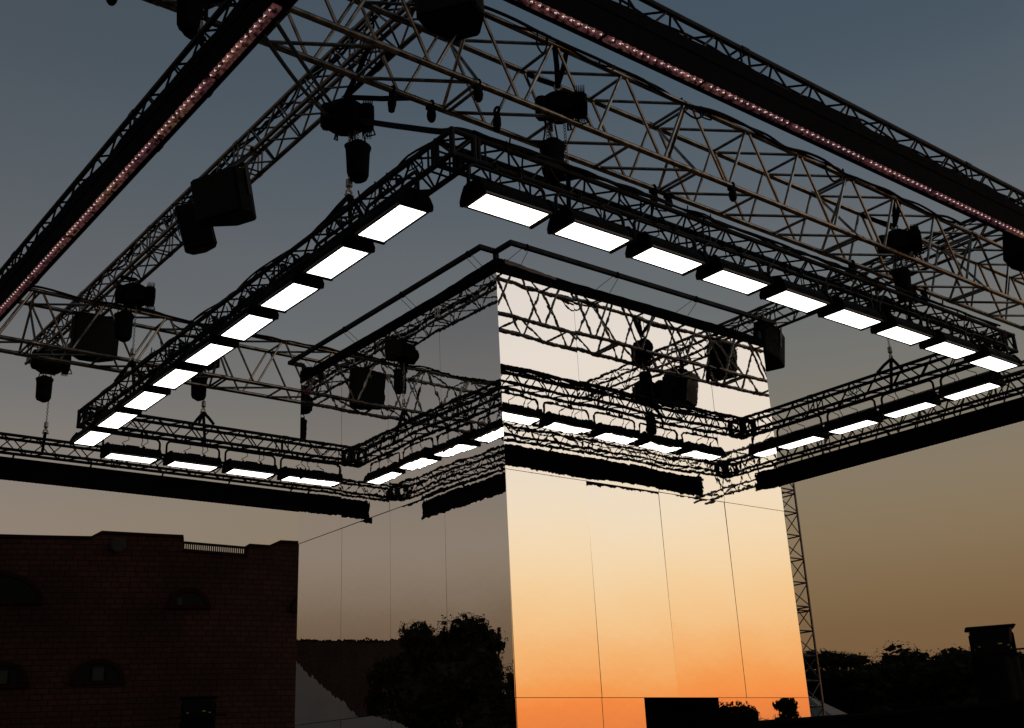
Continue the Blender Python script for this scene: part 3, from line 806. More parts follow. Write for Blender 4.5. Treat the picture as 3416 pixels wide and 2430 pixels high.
# ------------------------------------------------------------------ cables
def sag(p, q, d, n=14, w=0.):
    p = Vector(p); q = Vector(q)
    return [p.lerp(q, i/n)+Vector((random.uniform(-w, w), random.uniform(-w, w), -d*4*(i/n)*(1-i/n)+random.uniform(-w, w)*.6)) for i in range(n+1)]
def cable(pts, r, label, group='black cables on the rig'):
    mb = MB(); mb.path(pts, r, 6); return solo('cable', mb, M['cable'], label, 'cable', group, smooth=True)
def spline(pts, n=8):
    pts = [Vector(p) for p in pts]; out = []
    for i in range(len(pts)-1):
        p0, p1, p2, p3 = pts[max(i-1, 0)], pts[i], pts[i+1], pts[min(i+2, len(pts)-1)]
        for k in range(n):
            t = k/n
            out.append(.5*((2*p1)+(-p0+p2)*t+(2*p0-5*p1+4*p2-p3)*t*t+(-p0+3*p1-3*p2+p3)*t**3))
    out.append(pts[-1]); return out
CABLE1 = [(5.40, 8.82, 6.42), (5.38, 8.30, 6.10), (5.38, 7.93, 5.88), (5.38, 7.42, 5.58), (5.42, 7.14, 5.46), (5.8, 7.10, 5.44), (6.6, 7.10, 5.43)]
cable(sag((2.93, 6.02, 5.02), (5.18, 9.0, 6.60), .03), .017, 'upper of two black cables slung from the left LED frame to a hoist')
cable(sag((2.93, 6.18, 4.98), (5.16, 9.06, 6.50), .06), .017, 'lower of two black cables slung from the left LED frame to a hoist')
cable(spline(CABLE1), .030, 'thick black cable drooping from a hoist to the ring’s near corner')
cable(spline([(7.3, 15.88, 6.88), (6.9, 15.86, 6.86), (6.75, 15.82, 6.5), (6.72, 15.8, 6.18), (6.80, 15.8, 6.05), (6.88, 15.8, 6.25), (6.86, 15.84, 6.7), (6.6, 15.87, 6.88)]), .011, 'thin black lead looping down from the far box truss beside two hanging plugs')
pl = thing('cable_plug', (6.55, 15.8, 6.2), 'pair of hanging cable connectors, one red, below the far box truss', 'plug')
for dx, mm, nm in ((0, M['black_plastic'], 'plug'), (.16, mat('dull_red_rubber', (.09, .012, .012), .6), 'plug')):
    mb = MB(); mb.path([(6.50+dx, 15.82, 6.60), (6.51+dx, 15.8, 6.45)], .010, 6); mb.lathe((6.51+dx, 15.8, 6.28), [(.020, 0), (.045, .02), (.045, .13), (.02, .18)], 9)
    mb.path(spline([(6.51+dx, 15.8, 6.28), (6.50+dx, 15.8, 6.12), (6.60+dx, 15.8, 5.98), (6.64+dx, 15.8, 6.1), (6.53+dx, 15.8, 6.25)], 6), .009, 5)
    mb.build(nm, mm, pl)
def bundle(axis, s0, s1, t, z, label, amp=.05, k=3, loops=8, tw=.12, r=.011, rr=3):
    rnd = random.Random(rr); mb = MB()
    for j in range(k):
        pts = []; n = int((s1-s0)*3); ph = rnd.uniform(0, 6)
        for i in range(n+1):
            s = s0+(s1-s0)*i/n
            pts.append(ax_pt(axis, s, t+rnd.uniform(-.03, .03)+(j-k/2)*.022, z+.012*j+abs(math.sin(i*.7+ph))*(-amp)*rnd.uniform(.2, 1)))
        mb.path(spline(pts, 3), r*rnd.uniform(.8, 1.3), 5)
    for j in range(loops):
        s = rnd.uniform(s0+.2, s1-.2); tt = t+rnd.uniform(-tw, tw)
        a = Vector(ax_pt(axis, s, tt, z)); w = rnd.uniform(.10, .32); dn = rnd.uniform(.08, .24)
        d = Vector(ax_pt(axis, 1, 0, 0)); e = Vector(ax_pt(axis, 0, 1, 0))
        mb.path(spline([a-d*w*.6, a-d*w*.5+e*.03-Vector((0, 0, dn*.6)), a-Vector((0, 0, dn))+e*rnd.uniform(-.06, .06), a+d*w*.5-Vector((0, 0, dn*.5)), a+d*w*.55], 5), r*rnd.uniform(.6, 1.0), 5)
    return solo('cable_loom', mb, M['cable'], label, 'cables', 'cable looms lying on the trusses')
bundle('x', 5.5, 14.5, 7.10, 5.45, 'messy black cable loom along the right near side of the ring', .03, 4, 12, rr=1)
bundle('y', 7.4, 16.4, 5.30, 5.44, 'messy black cable loom along the left near side of the ring', .025, 3, 14, rr=2, r=.009)
bundle('x', 5.7, 14.2, 16.55, 5.43, 'black cable loom along the far left side of the ring', .025, 2, 9, rr=3, r=.009)
bundle('y', 7.5, 16.2, 14.75, 5.43, 'black cable loom along the far right side of the ring', .025, 2, 9, rr=4, r=.009)
bundle('y', 7.0, 19.0, 5.20, 7.275, 'black cable loom tied along the slim left truss', .16, 3, 12, rr=5, r=.013)
bundle('y', 7.0, 19.0, 14.86, 7.275, 'black cable loom tied along the slim right truss', .14, 2, 8, rr=6, r=.013)
bundle('x', 5.4, 14.0, 7.10, 6.89, 'black cable loom tied along the top of the near box truss', .10, 2, 5, tw=.03, rr=7, r=.015)
bundle('x', 2.0, 14.0, 15.88, 6.89, 'black cable loom tied along the top of the far box truss', .07, 2, 6, tw=.03, rr=8, r=.014)
bundle('x', 3.6, 16.0, 4.95, 5.42, 'black cable loom inside the near right side of the outer frame', .08, 2, 12, rr=9)
bundle('y', 5.6, 18.0, 3.08, 5.40, 'black cable loom inside the near left side of the outer frame', .08, 2, 16, rr=10)

# ------------------------------------------------------------------ support tower behind
TX, TY, TW = 21.02, 16.15, .52
tt = thing('truss_tower', (TX, TY, -ZC), 'upright lattice truss tower rising behind the right edge of the mirrored tower', 'tower')
for (a, b) in ((-1, -1), (1, -1), (1, 1), (-1, 1)):
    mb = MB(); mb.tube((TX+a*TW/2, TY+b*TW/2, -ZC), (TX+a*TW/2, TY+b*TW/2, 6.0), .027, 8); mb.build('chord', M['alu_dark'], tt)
for fi in range(4):
    mb = MB(); c = [(-1, -1), (1, -1), (1, 1), (-1, 1)]; A = c[fi]; B = c[(fi+1) % 4]
    z = -ZC+.1; i = 0
    while z < 5.9:
        P = lambda q, zz: (TX+q[0]*TW/2, TY+q[1]*TW/2, zz)
        mb.tube(P(A, z), P(B, z), .016, 6, cap=False)
        (U, V) = (A, B) if i % 2 else (B, A)
        mb.tube(P(U, z+.03), P(V, z+.50), .012, 6, cap=False)
        if i % 5 == 4: mb.tube(P(A, z-.09), P(B, z-.09), .016, 6, cap=False)
        z += .53; i += 1
    mb.build('bracing', M['alu_dark'], tt)
mb = MB(); mb.box((TX, TY, -ZC+.02), (.9, .9, .03)); mb.build('base_plate', M['steel'], tt)

# ------------------------------------------------------------------ totems with moving lights
def totem(x, y, ztop, w, label, lab2, rot, k):
    mb = MB(); n = 28; vs = []
    for j in range(9):
        z = -ZC+(ztop+ZC)*j/8; s = 1+.10*(1-j/8)
        for i in range(n):
            q = 2*pi*i/n; rr = w/2*s*(1+.035*math.sin(7*q+j*.5)); e = max(abs(math.cos(q)), abs(math.sin(q)))
            vs.append((x+rr*math.cos(q)/e**.85, y+rr*math.sin(q)/e**.85, z))
    fs = [(j*n+i, j*n+(i+1) % n, j*n+n+(i+1) % n, j*n+n+i) for j in range(8) for i in range(n)]+[tuple(range(8*n, 9*n))]
    mb.add(vs, fs); solo('draped_totem', mb, M['black_cloth'], label, 'totem', 'draped lighting totems')
    r = thing('moving_light', (x, y, ztop), lab2, 'stage light', 'lamps standing on the draped totems')
    R = Matrix.Rotation(rot, 3, 'Z'); P = lambda v: Vector((x, y, ztop))+R @ Vector(v)
    b = MB(); b.bbox(P((0, 0, .045)), (.52*k, .40*k, .09), .02, R); b.build('base', M['black_plastic'], r)
    for s in (-1, 1):
        wg = MB(); wg.box(P((s*.345*k, 0, .075+.012*s)), (.22*k, .10, .018), R); wg.bbox(P((s*.245*k, 0, .17*k)), (.05, .14*k, .24*k), .012, R)
        wg.build('yoke_arm', M['black_plastic'], r)
    hd = MB(); vs = []; ring = []
    for (zz, sx, sy) in ((.07, .20, .15), (.22, .235, .18), (.40, .255, .20)):
        for (px, py) in ((-1, -.7), (-.85, -1), (.85, -1), (1, -.7), (1, .7), (.85, 1), (-.85, 1), (-1, .7)):
            vs.append(P((px*sx*k, py*sy*k, zz*k*.8+.02)))
    hd.add(vs, [tuple(range(7, -1, -1)), tuple(range(16, 24))]+[(j*8+i, j*8+(i+1) % 8, j*8+8+(i+1) % 8, j*8+8+i) for j in range(2) for i in range(8)])
    hd.build('head', mat('gloss_black_shell', (.006, .006, .006), .2, spec=.25), r)
    rm = MB(); rm.bbox(P((0, 0, .345*k+.02)), (.60*k, .46*k, .03), .012, R); rm.build('rim', M['black_plastic'], r)
    sk = MB()
    sk.box(P((.08*k, -.195*k, .15*k)), (.05*k, .006, .012), R); sk.build('sticker', M['label_paint'], r)
    bt = MB()
    for s in (-.17, .17): bt.bbox(P((s*k, -.20*k, .125*k)), (.035, .02, .016), .004, R)
    bt.build('latch', M['steel'], r)
totem(7.42, 16.80, .93, .44, 'black draped square totem in front of the brick wall at lower left', 'black moving light on the totem in front of the brick wall', math.radians(-22), .92)
totem(15.20, 8.41, 1.17, .50, 'black draped square totem at the lower right edge', 'black moving light on the totem at the lower right edge', math.radians(-58), 1.08)

# low black barrier in the right foreground
bpts = [(5.40, 4.53), (5.86, 4.02), (6.05, 3.3), (6.2, 2.2), (6.3, .6)]
bm = MB(); vs = []; rows = []
for i, (x, y) in enumerate(bpts): rows.append((x, y, .195+.012*i))
for (x, y, z) in rows:
    d = Vector((x, y, 0)).normalized()*.08
    vs += [(x, y, -ZC), (x, y, z), (x+d.x, y+d.y, z), (x+d.x, y+d.y, -ZC)]
fs = [(0, 1, 2, 3), (4*len(rows)-1, 4*len(rows)-2, 4*len(rows)-3, 4*len(rows)-4)]
for i in range(len(rows)-1):
    for j in range(4): fs.append((i*4+j, i*4+4+j, i*4+4+(j+1) % 4, i*4+(j+1) % 4))
bm.add(vs, fs)
for i in range(len(rows)-1):
    a = Vector(rows[i]); b = Vector(rows[i+1])
    bm.tube(a+Vector((0, 0, .0)), b, .02, 6)
solo('barrier', bm, M['black_cloth'], 'black cloth covered barrier along the bottom right foreground', 'barrier')

# ------------------------------------------------------------------ brick building
def poly_arc(pts, n):
    return spline([(x, y, 0) for x, y in pts], n)
wpts = poly_arc([(30.0, 36.0), (18.8, 35.4), (12.7, 36.9), (7.8, 39.0), (-2, 44.0), (-13, 51.0), (-26, 62), (-46, 78)], 40)
bld = thing('brick_building', (12, 38, -ZC), 'long curved red brick building with arched windows and stepped parapet at left', 'building')
def nearest_az(az):
    return min(range(len(wpts)), key=lambda i: abs(math.atan2(wpts[i].y, wpts[i].x)-az))
S = [0]
for i in range(1, len(wpts)): S.append(S[-1]+(wpts[i]-wpts[i-1]).length)
deg = math.radians
# windows: (azimuth centre, half width in metres, sill height, kind)
wins = [(76.0, 1.72, 5.78, 'big'), (66.8, .52, 5.64, 'a'), (70.7, .66, 3.30, 'b'), (74.75, .66, 3.26, 'b'), (61.2, .52, 5.62, 'a')]
# dense columns so the parapet steps read crisply
cols = []
for i in range(len(wpts)-1):
    for k in range(6):
        u = k/6; p = wpts[i].lerp(wpts[i+1], u); cols.append((p, S[i]+(S[i+1]-S[i])*u))
cols.append((wpts[-1], S[-1]))
def topz_p(p):
    az = math.degrees(math.atan2(p.y, p.x)); d = math.hypot(p.x, p.y)
    if az > 96: return math.hypot(2*PX0-p.x, p.y)*math.tan(deg(6.85))-.09
    if az > 80: return 7.65+(math.hypot(2*PX0-p.x, p.y)*math.tan(deg(6.85))-.09-7.65)*(az-80)/16
    prof = [(20, 11.15), (61.8, 11.18), (62.6, 11.23), (63.13, 11.0), (64.10, 11.07), (64.15, 10.58), (67.17, 10.83), (67.22, 11.48), (71.0, 11.62), (71.45, 11.36), (76, 11.33), (81, 11.2)]
    for k in range(len(prof)-1):
        if prof[k][0] <= az <= prof[k+1][0]:
            e = prof[k][1]+(az-prof[k][0])/(prof[k+1][0]-prof[k][0])*(prof[k+1][1]-prof[k][1]); return d*math.tan(deg(e))-.09
    return 7.65
wall = MB(); wall.uv = []
th = .45
def inw(i):
    d = (cols[min(i+1, len(cols)-1)][0]-cols[max(i-1, 0)][0]).normalized(); n = Vector((-d.y, d.x, 0))
    return n if n.dot(cols[i][0]) > 0 else -n
for i, (p, s) in enumerate(cols):
    zt = topz_p(p); q = p+inw(i)*th
    for (pt, z, uvz) in ((p, -ZC, -ZC), (p, zt, zt), (q, zt, zt+th), (q, -ZC, -ZC)):
        wall.v.append((pt.x, pt.y, z)); wall.uv.append((s, uvz))
for i in range(len(cols)-1):
    for j in range(4): wall.f.append((i*4+j, i*4+(j+1) % 4, i*4+4+(j+1) % 4, i*4+4+j))
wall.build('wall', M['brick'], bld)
cop = MB()      # flat coping course on the parapet
for i in range(len(cols)-1):
    p, s = cols[i]; p2, s2 = cols[i+1]; z, z2 = topz_p(p), topz_p(p2)
    if abs(z-z2) > .3: continue
    n = inw(i)
    vs = []
    for (pp, zz, nn) in ((p, z, n), (p2, z2, inw(i+1))):
        vs += [pp-nn*.05+Vector((0, 0, zz-.002)), pp-nn*.05+Vector((0, 0, zz+.09)), pp+nn*(th+.05)+Vector((0, 0, zz+.09)), pp+nn*(th+.05)+Vector((0, 0, zz-.002))]
    cop.add(vs, [(0, 1, 5, 4), (1, 2, 6, 5), (2, 3, 7, 6), (3, 0, 4, 7), (0, 3, 2, 1), (4, 5, 6, 7)])
cop.build('coping', M['trim'], bld)
for (az, hw, sill, kind) in wins:
    i = min(range(len(cols)), key=lambda k: abs(math.degrees(math.atan2(cols[k][0].y, cols[k][0].x))-az))
    p = cols[i][0]; n = -inw(i); d = Vector((-n.y, n.x, 0)); 
    if d.x < 0: d = -d
    hgt = hw*.80 if kind != 'big' else hw*.50
    P = lambda u, z, o: (p.x+d.x*u+n.x*o, p.y+d.y*u+n.y*o, z)
    N = 18
    outer = [(-(hw+.14)*math.cos(pi*k/N), (hgt+.14)*math.sin(pi*k/N)) for k in range(N+1)]
    inner = [(-hw*math.cos(pi*k/N), hgt*math.sin(pi*k/N)) for k in range(N+1)]
    fr = MB(); vs = []
    for k in range(N+1):
        vs += [P(outer[k][0], sill+outer[k][1], -.02), P(outer[k][0], sill+outer[k][1], .07), P(inner[k][0], sill+inner[k][1], .07), P(inner[k][0], sill+inner[k][1], -.02)]
    fs = [(k*4+j, k*4+4+j, k*4+4+(j+1) % 4, k*4+(j+1) % 4) for k in range(N) for j in range(4)]+[(0, 1, 2, 3), (N*4+3, N*4+2, N*4+1, N*4)]
    fr.add(vs, fs)
    a = Vector(P(-(hw+.26), 0, 0)); 
    R = Matrix(((d.x, n.x, 0), (d.y, n.y, 0), (0, 0, 1)))
    w = fr.build('window', M['trim'], bld)
    sl = MB(); sl.box(P(0, sill-.07, .05), (2*(hw+.18), .12, .10), R); sl.build('sill', M['trim'], w)
    gl = MB(); vs = [P(u, sill+z, .02) for (u, z) in inner]; gl.add(vs, [tuple(range(len(vs)))]); gl.build('pane', M['glass'], w)
    if kind == 'b':
        for u in (-.33, .33):
            b2 = MB(); b2.box(P(u*hw, sill+hgt*.40, .035), (.05, .03, hgt*.8), R); b2.build('mullion', M['interior'], w)
        b2 = MB(); b2.box(P(0, sill+hgt*.38, .028), (hw*.5, .01, hgt*.74), R); b2.build('blind', M['blind'], w)
    if kind == 'a':
        b2 = MB(); b2.box(P(-.58*hw, sill+hgt*.28, .028), (hw*.3, .01, hgt*.55), R); b2.build('blind', M['blind'], w)
# terrace railing in the gap of the parapet
rm = MB(); pa = None
idx = [i for i in range(len(cols)) if 64.18 < math.degrees(math.atan2(cols[i][0].y, cols[i][0].x)) < 67.2]
A = cols[idx[0]][0]; B = cols[idx[-1]][0]
zA, zB = topz_p(A)+.09, topz_p(B)+.09
nb = 30
for k in range(nb+1):
    p = A.lerp(B, k/nb); z = zA+(zB-zA)*k/nb
    rm.box((p.x, p.y+.2, z+.10), (.034, .034, .28))
rm.build('railing', M['black_steel'], bld)
rm = MB(); rm.tube((A.x, A.y+.2, zA+.25), (B.x, B.y+.2, zB+.25), .045, 6); rm.build('handrail', M['black_steel'], bld)
i = min(range(len(cols)), key=lambda k: abs(math.degrees(math.atan2(cols[k][0].y, cols[k][0].x))-70.2)); p = cols[i][0]; n = -inw(i)
fl = MB(); fl.lathe((p.x+n.x*.10, p.y+n.y*.10, 7.55), [(.10, -.06), (.22, -.02), (.24, .06), (.20, .08)], 14, n); fl.build('wall_lamp', M['blind'], bld)
rfm = MB(); vs = []; 
for i, (p, s) in enumerate(cols[::12]):
    q = p+inw(i*12)*.46; vs += [(q.x, q.y, 6.9), (q.x+inw(i*12).x*12, q.y+inw(i*12).y*12, 6.9), (q.x+inw(i*12).x*12, q.y+inw(i*12).y*12, 6.8), (q.x, q.y, 6.8)]
k = len(vs)//4
rfm.add(vs, [(i*4+j, i*4+(j+1) % 4, i*4+4+(j+1) % 4, i*4+4+j) for i in range(k-1) for j in range(4)])
rfm.build('roof', M['trim'], bld)

# ------------------------------------------------------------------ trees
def tree(x, y, h, w, label, flat=False, n=1500, group='dark trees round the venue', seed=1, low=.25, leaf=1.):
    rnd = random.Random(seed)
    r = thing('tree', (x, y, -ZC), label, 'tree', group)
    tr = MB(); base = Vector((x, y, -ZC)); th_ = h*low
    tr.path([base, base+Vector((.05, .02, th_*.6)), base+Vector((.02, .05, th_))], [h*.030, h*.024, h*.018], 8)
    clumps = []
    k = 22 if not flat else 20
    for i in range(k):
        a = rnd.uniform(0, 2*pi); q = math.sqrt(rnd.random()); 
        if flat: zz = h*(.62+.30*rnd.random()*(1-.55*q)); rr = w*.5*q
        else:
            f = rnd.random(); zz = h*(low+.08+(.94-low-.08)*f); rr = w*.5*q*math.sin(pi*min(.92, .22+f*.74))**.6
        c = base+Vector((rr*math.cos(a), rr*math.sin(a), zz)); clumps.append((c, w*rnd.uniform(.12, .22)))
    clumps.append((base+Vector((0, 0, h*.84)), w*.15))
    for (c, s) in clumps:
        m = base.lerp(c, .45); m.z = max(m.z, base.z+th_*.9)
        tr.path([base+Vector((0, 0, th_*.9)), m+Vector((rnd.uniform(-.1, .1), rnd.uniform(-.1, .1), .1)), c], [h*.013, h*.008, h*.003], 5)
    tr.build('trunk', M['bark'], r)
    cr = MB()
    per = n//len(clumps)
    for (c, s) in clumps:
        for _ in range(per):
            d = Vector((rnd.gauss(0, 1), rnd.gauss(0, 1), rnd.gauss(0, .55 if flat else .8)))
            d = d.normalized()*s*(.35+.65*rnd.random()**.6)
            if flat: d.z *= .45
            p = c+d; u = Vector((rnd.gauss(0, 1), rnd.gauss(0, 1), rnd.gauss(0, .6))).normalized(); v = u.orthogonal().normalized()
            L = rnd.uniform(.025, .060)*leaf; W = L*rnd.uniform(.4, .7)
            cr.add([p-u*L, p+v*W, p+u*L, p-v*W], [(0, 1, 2, 3)])
        for _ in range(170):                                           # shaded inner foliage
            d = Vector((rnd.gauss(0, 1), rnd.gauss(0, 1), rnd.gauss(0, .5 if flat else .8))).normalized()*s*.80*rnd.random()**.5
            if flat: d.z *= .4
            p = c+d; u = Vector((rnd.gauss(0, 1), rnd.gauss(0, 1), rnd.gauss(0, .7))).normalized(); v = u.orthogonal().normalized()
            q = s*rnd.uniform(.15, .27)
            cr.add([p-u*q, p+v*q*.6-u*q*.2, p+u*q, p-v*q*.7+u*q*.3], [(0, 1, 2, 3)])
    cr.build('crown', M['leaf'], r)
    return r
def at(az, d): return d*math.cos(deg(az)), d*math.sin(deg(az))
x, y = at(36.2, 44); tree(x, y, 6.0, 4.6, 'dark tree just right of the lattice tower, its loose top against the sky', True, 14079, seed=3, low=.18)
x, y = at(34.6, 46); tree(x, y, 5.5, 3.8, 'small dark tree second to the right of the lattice tower', True, 11115, seed=4, low=.18)
x, y = at(32.7, 47); tree(x, y, 5.2, 5.4, 'broad dark tree in the middle of the row at lower right', False, 19266, seed=5, low=.08)
x, y = at(30.6, 46); tree(x, y, 5.75, 5.2, 'taller flat topped tree left of the right totem', True, 17784, seed=6, low=.15)
x, y = at(28.9, 48); tree(x, y, 5.8, 5.0, 'flat topped tree behind the right totem', True, 17784, seed=7, low=.15)
x, y = at(34.0, 43); tree(x, y, 4.3, 7.0, 'low spreading dark tree at the foot of the row at lower right', False, 19266, seed=8, low=.03)
x, y = at(30.2, 42); tree(x, y, 4.4, 7.5, 'low bushy dark tree below the right totem', False, 19266, seed=9, low=.03)
x, y = at(35.9, 42); tree(x, y, 3.9, 5.0, 'low dark bush tree directly right of the lattice tower', False, 14820, seed=12, low=.03)
x, y = at(32.2, 41); tree(x, y, 4.3, 5.5, 'low dark bush tree at the middle of the row at lower right', False, 14820, seed=13, low=.03)
x, y = at(26.5, 52); tree(x, y, 3.4, 5.0, 'low dark bush tree beyond the right totem at the picture edge', False, 11115, seed=10, low=.05)
# trees and things that the picture shows only in the mirror panels
def mir_left(az, d): x, y = at(az, d); return 2*PX0-x, y
def mir_right(az, d): x, y = at(az, d); return x, 2*PY0-y
x, y = mir_left(55.9, 40); tree(x, y, 6.9, 3.5, 'big dark tree reflected in the left face of the mirrored tower', False, 23940, leaf=.9, seed=21, low=.05)
x, y = mir_left(53.0, 39); tree(x, y, 7.05, 4.3, 'tall dark tree reflected rightmost in the left face of the mirrored tower', False, 23940, leaf=.9, seed=22, low=.05)
x, y = mir_left(53.3, 36); tree(x, y, 5.2, 5.2, 'low dark bushy tree reflected at the foot of the left face of the tower', False, 23940, leaf=.9, seed=23, low=.02)
x, y = mir_right(43.7, 62); tree(x, y, 4.7, 2.6, 'small dark tree reflected above the doorway of the mirrored tower', False, 6669, seed=24, low=.1)
x, y = mir_right(41.3, 60); tree(x, y, 4.4, 3.2, 'dark tree reflected to the right of the doorway', False, 11115, seed=25, low=.05)
x, y = mir_right(40.5, 61); tree(x, y, 3.6, 3.2, 'lower dark tree reflected right of the doorway', False, 11115, seed=26, low=.05)
x, y = mir_right(38.6, 63); tree(x, y, 4.5, 2.8, 'small round dark tree reflected near the right edge of the tower', False, 7410, seed=27, low=.05)

# ------------------------------------------------------------------ tents
def tent(x, y, w, h0, h1, label, rot=0.):
    r = thing('tent', (x, y, -ZC), label, 'tent', 'pale tents')
    R = Matrix.Rotation(rot, 3, 'Z'); P = lambda a, b, z: Vector((x, y, 0))+R @ Vector((a, b, 0))+Vector((0, 0, z-ZC))
    rf = MB(); N = 8; vs = []; rows = [(1., h0), (.66, h0+(h1-h0)*.24), (.36, h0+(h1-h0)*.54), (.12, h0+(h1-h0)*.86), (.01, h1)]
    for (s, z) in rows:
        for (a, b) in ((-1, -1), (0, -1), (1, -1), (1, 0), (1, 1), (0, 1), (-1, 1), (-1, 0)): vs.append(P(a*w/2*s, b*w/2*s, z))
    fs = [(j*8+i, j*8+(i+1) % 8, j*8+8+(i+1) % 8, j*8+8+i) for j in range(4) for i in range(8)]+[tuple(range(32, 40))]
    rf.add(vs, fs); rf.build('canopy', M['tent'], r)
    vl = MB()
    for (a, b, c, d) in ((-1, -1, 1, -1), (1, -1, 1, 1), (1, 1, -1, 1), (-1, 1, -1, -1)):
        p, q = P(a*w/2, b*w/2, h0), P(c*w/2, d*w/2, h0); o = Vector((0, 0, .28))
        vl.add([p, q, q-o, p-o], [(0, 1, 2, 3)])
    vl.build('valance', M['tent'], r)
    for (a, b) in ((-1, -1), (1, -1), (1, 1), (-1, 1)):
        lg = MB(); lg.tube(P(a*w/2*.98, b*w/2*.98, 0), P(a*w/2*.98, b*w/2*.98, h0), .04, 8); lg.build('leg', M['steel'], r)
x, y = at(37.6, 33); tent(x, y, 5.0, 2.1, 3.35, 'pale peaked tent roof at the foot of the lattice tower', deg(20))
x, y = mir_left(62.6, 33); tent(x, y, 6.5, 2.7, 5.4, 'pale tent whose roof shows in the lower left of the mirrored tower', deg(25))

# ------------------------------------------------------------------ ground
g = MB(); N = 24; vs = []; fs = []; rg = [0, 8, 16, 30, 60, 140, 400, 1500]
for r_ in rg[1:]:
    for i in range(N): vs.append((10+r_*math.cos(2*pi*i/N), 12+r_*math.sin(2*pi*i/N), -ZC))
vs.append((10, 12, -ZC)); c0 = len(vs)-1
for i in range(N): fs.append((c0, i, (i+1) % N))
for k in range(len(rg)-2):
    for i in range(N): fs.append((k*N+i, k*N+N+i, k*N+N+(i+1) % N, k*N+(i+1) % N))
g.add(vs, fs); gr = g.build('ground', M['ground']); gr['kind'] = 'structure'

# ------------------------------------------------------------------ dusk sky
w = bpy.data.worlds.new('World'); sc.world = w; w.use_nodes = True
nt = w.node_tree; L = nt.links.new
bg = nt.nodes['Background']
tc = nt.nodes.new('ShaderNodeTexCoord'); sep = nt.nodes.new('ShaderNodeSeparateXYZ')
L(tc.outputs['Generated'], sep.inputs[0])
asin = nt.nodes.new('ShaderNodeMath'); asin.operation = 'ARCSINE'; L(sep.outputs['Z'], asin.inputs[0])
el = nt.nodes.new('ShaderNodeMapRange'); el.inputs['From Min'].default_value = 0; el.inputs['From Max'].default_value = pi/2
L(asin.outputs[0], el.inputs['Value'])
def ramp(stops):
    r = nt.nodes.new('ShaderNodeValToRGB'); r.color_ramp.interpolation = 'CARDINAL'
    e = r.color_ramp.elements
    while len(e) < len(stops): e.new(.5)
    for k, (d, c) in enumerate(stops):
        e[k].position = d/90; e[k].color = (*lin(*c), 1)
    L(el.outputs['Result'], r.inputs['Fac']); return r
dull_l = ramp([(0, (92, 70, 54)), (5, (104, 82, 64)), (8, (124, 106, 88)), (10.5, (142, 128, 114)), (13.5, (137, 127, 117)), (17, (122, 118, 115)), (21, (105, 106, 108)), (26, (92, 97, 102)), (32, (79, 87, 95)), (38, (70, 79, 88)), (50, (60, 71, 84)), (90, (48, 60, 76))])
dull_r = ramp([(0, (96, 66, 42)), (4, (117, 90, 62)), (6, (124, 98, 69)), (8.5, (132, 110, 82)), (11, (136, 119, 94)), (14, (132, 121, 104)), (17, (122, 118, 109)), (21, (107, 110, 110)), (26, (94, 101, 107)), (32, (76, 89, 100)), (38, (66, 80, 93)), (50, (58, 71, 86)), (90, (48, 60, 76))])
glow = ramp([(0, (226, 112, 56)), (1.6, (238, 134, 70)), (3, (255, 148, 74)), (4.6, (255, 174, 100)), (6.5, (255, 200, 138)), (9, (255, 219, 170)), (12, (252, 231, 200)), (16, (243, 230, 214)), (21, (238, 229, 220)), (27, (222, 216, 212)), (36, (170, 174, 180)), (50, (110, 122, 138)), (90, (60, 72, 88))])
sun_az = deg(-41)
nrm = nt.nodes.new('ShaderNodeVectorMath'); nrm.operation = 'NORMALIZE'
cmb = nt.nodes.new('ShaderNodeCombineXYZ'); L(sep.outputs['X'], cmb.inputs[0]); L(sep.outputs['Y'], cmb.inputs[1]); L(cmb.outputs[0], nrm.inputs[0])
dot = nt.nodes.new('ShaderNodeVectorMath'); dot.operation = 'DOT_PRODUCT'; dot.inputs[1].default_value = (math.cos(sun_az), math.sin(sun_az), 0)
L(nrm.outputs[0], dot.inputs[0])
fac = nt.nodes.new('ShaderNodeMapRange'); fac.interpolation_type = 'SMOOTHERSTEP'
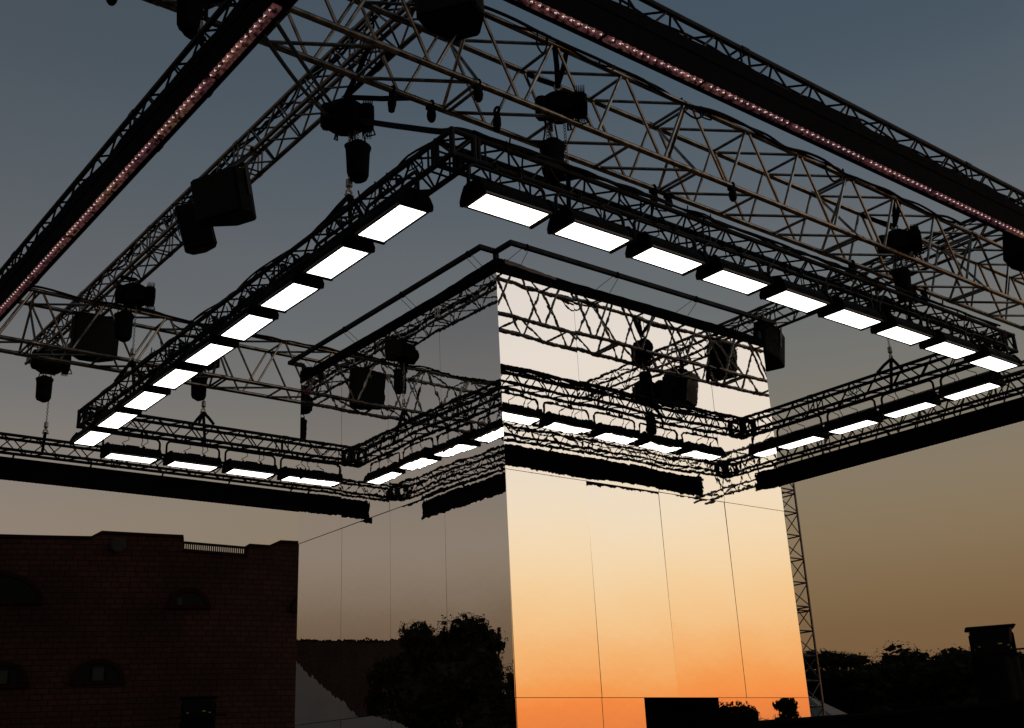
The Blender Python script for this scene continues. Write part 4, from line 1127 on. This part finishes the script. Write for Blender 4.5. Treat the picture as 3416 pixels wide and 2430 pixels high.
fac.inputs['From Min'].default_value = math.cos(deg(66)); fac.inputs['From Max'].default_value = math.cos(deg(14))
L(dot.outputs['Value'], fac.inputs['Value'])
mx = nt.nodes.new('ShaderNodeMix'); mx.data_type = 'RGBA'
dot2 = nt.nodes.new('ShaderNodeVectorMath'); dot2.operation = 'DOT_PRODUCT'; dot2.inputs[1].default_value = (math.cos(deg(20)), math.sin(deg(20)), 0)
L(nrm.outputs[0], dot2.inputs[0])
fac2 = nt.nodes.new('ShaderNodeMapRange'); fac2.interpolation_type = 'SMOOTHSTEP'
fac2.inputs['From Min'].default_value = math.cos(deg(62)); fac2.inputs['From Max'].default_value = math.cos(deg(12))
L(dot2.outputs['Value'], fac2.inputs['Value'])
dmx = nt.nodes.new('ShaderNodeMix'); dmx.data_type = 'RGBA'
L(fac2.outputs['Result'], dmx.inputs['Factor']); L(dull_l.outputs['Color'], dmx.inputs['A']); L(dull_r.outputs['Color'], dmx.inputs['B'])
L(fac.outputs['Result'], mx.inputs['Factor']); L(dmx.outputs['Result'], mx.inputs['A']); L(glow.outputs['Color'], mx.inputs['B'])
L(mx.outputs['Result'], bg.inputs['Color']); bg.inputs['Strength'].default_value = 1.0

# ------------------------------------------------------------------ camera
cam = bpy.data.cameras.new('Camera'); co = bpy.data.objects.new('Camera', cam); COL.objects.link(co)
R = ((0.78215659, -0.62131595, -0.04687808), (0.17524595, 0.29156201, -0.94036187), (0.5979297, 0.72729505, 0.33693025))
m = Matrix(((R[0][0], -R[1][0], -R[2][0], 0), (R[0][1], -R[1][1], -R[2][1], 0), (R[0][2], -R[1][2], -R[2][2], ZC), (0, 0, 0, 1)))
co.matrix_world = m
cam.sensor_width = 36; cam.lens = 36*3801.66/3416; cam.clip_start = .05; cam.clip_end = 4000
sc.camera = co
sc.view_settings.view_transform = 'Standard'; sc.view_settings.look = 'None'; sc.view_settings.exposure = 0; sc.view_settings.gamma = 1
sc.cycles.max_bounces = 8; sc.cycles.glossy_bounces = 6; sc.cycles.diffuse_bounces = 3
try: sc.cycles.use_denoising = True
except Exception: pass
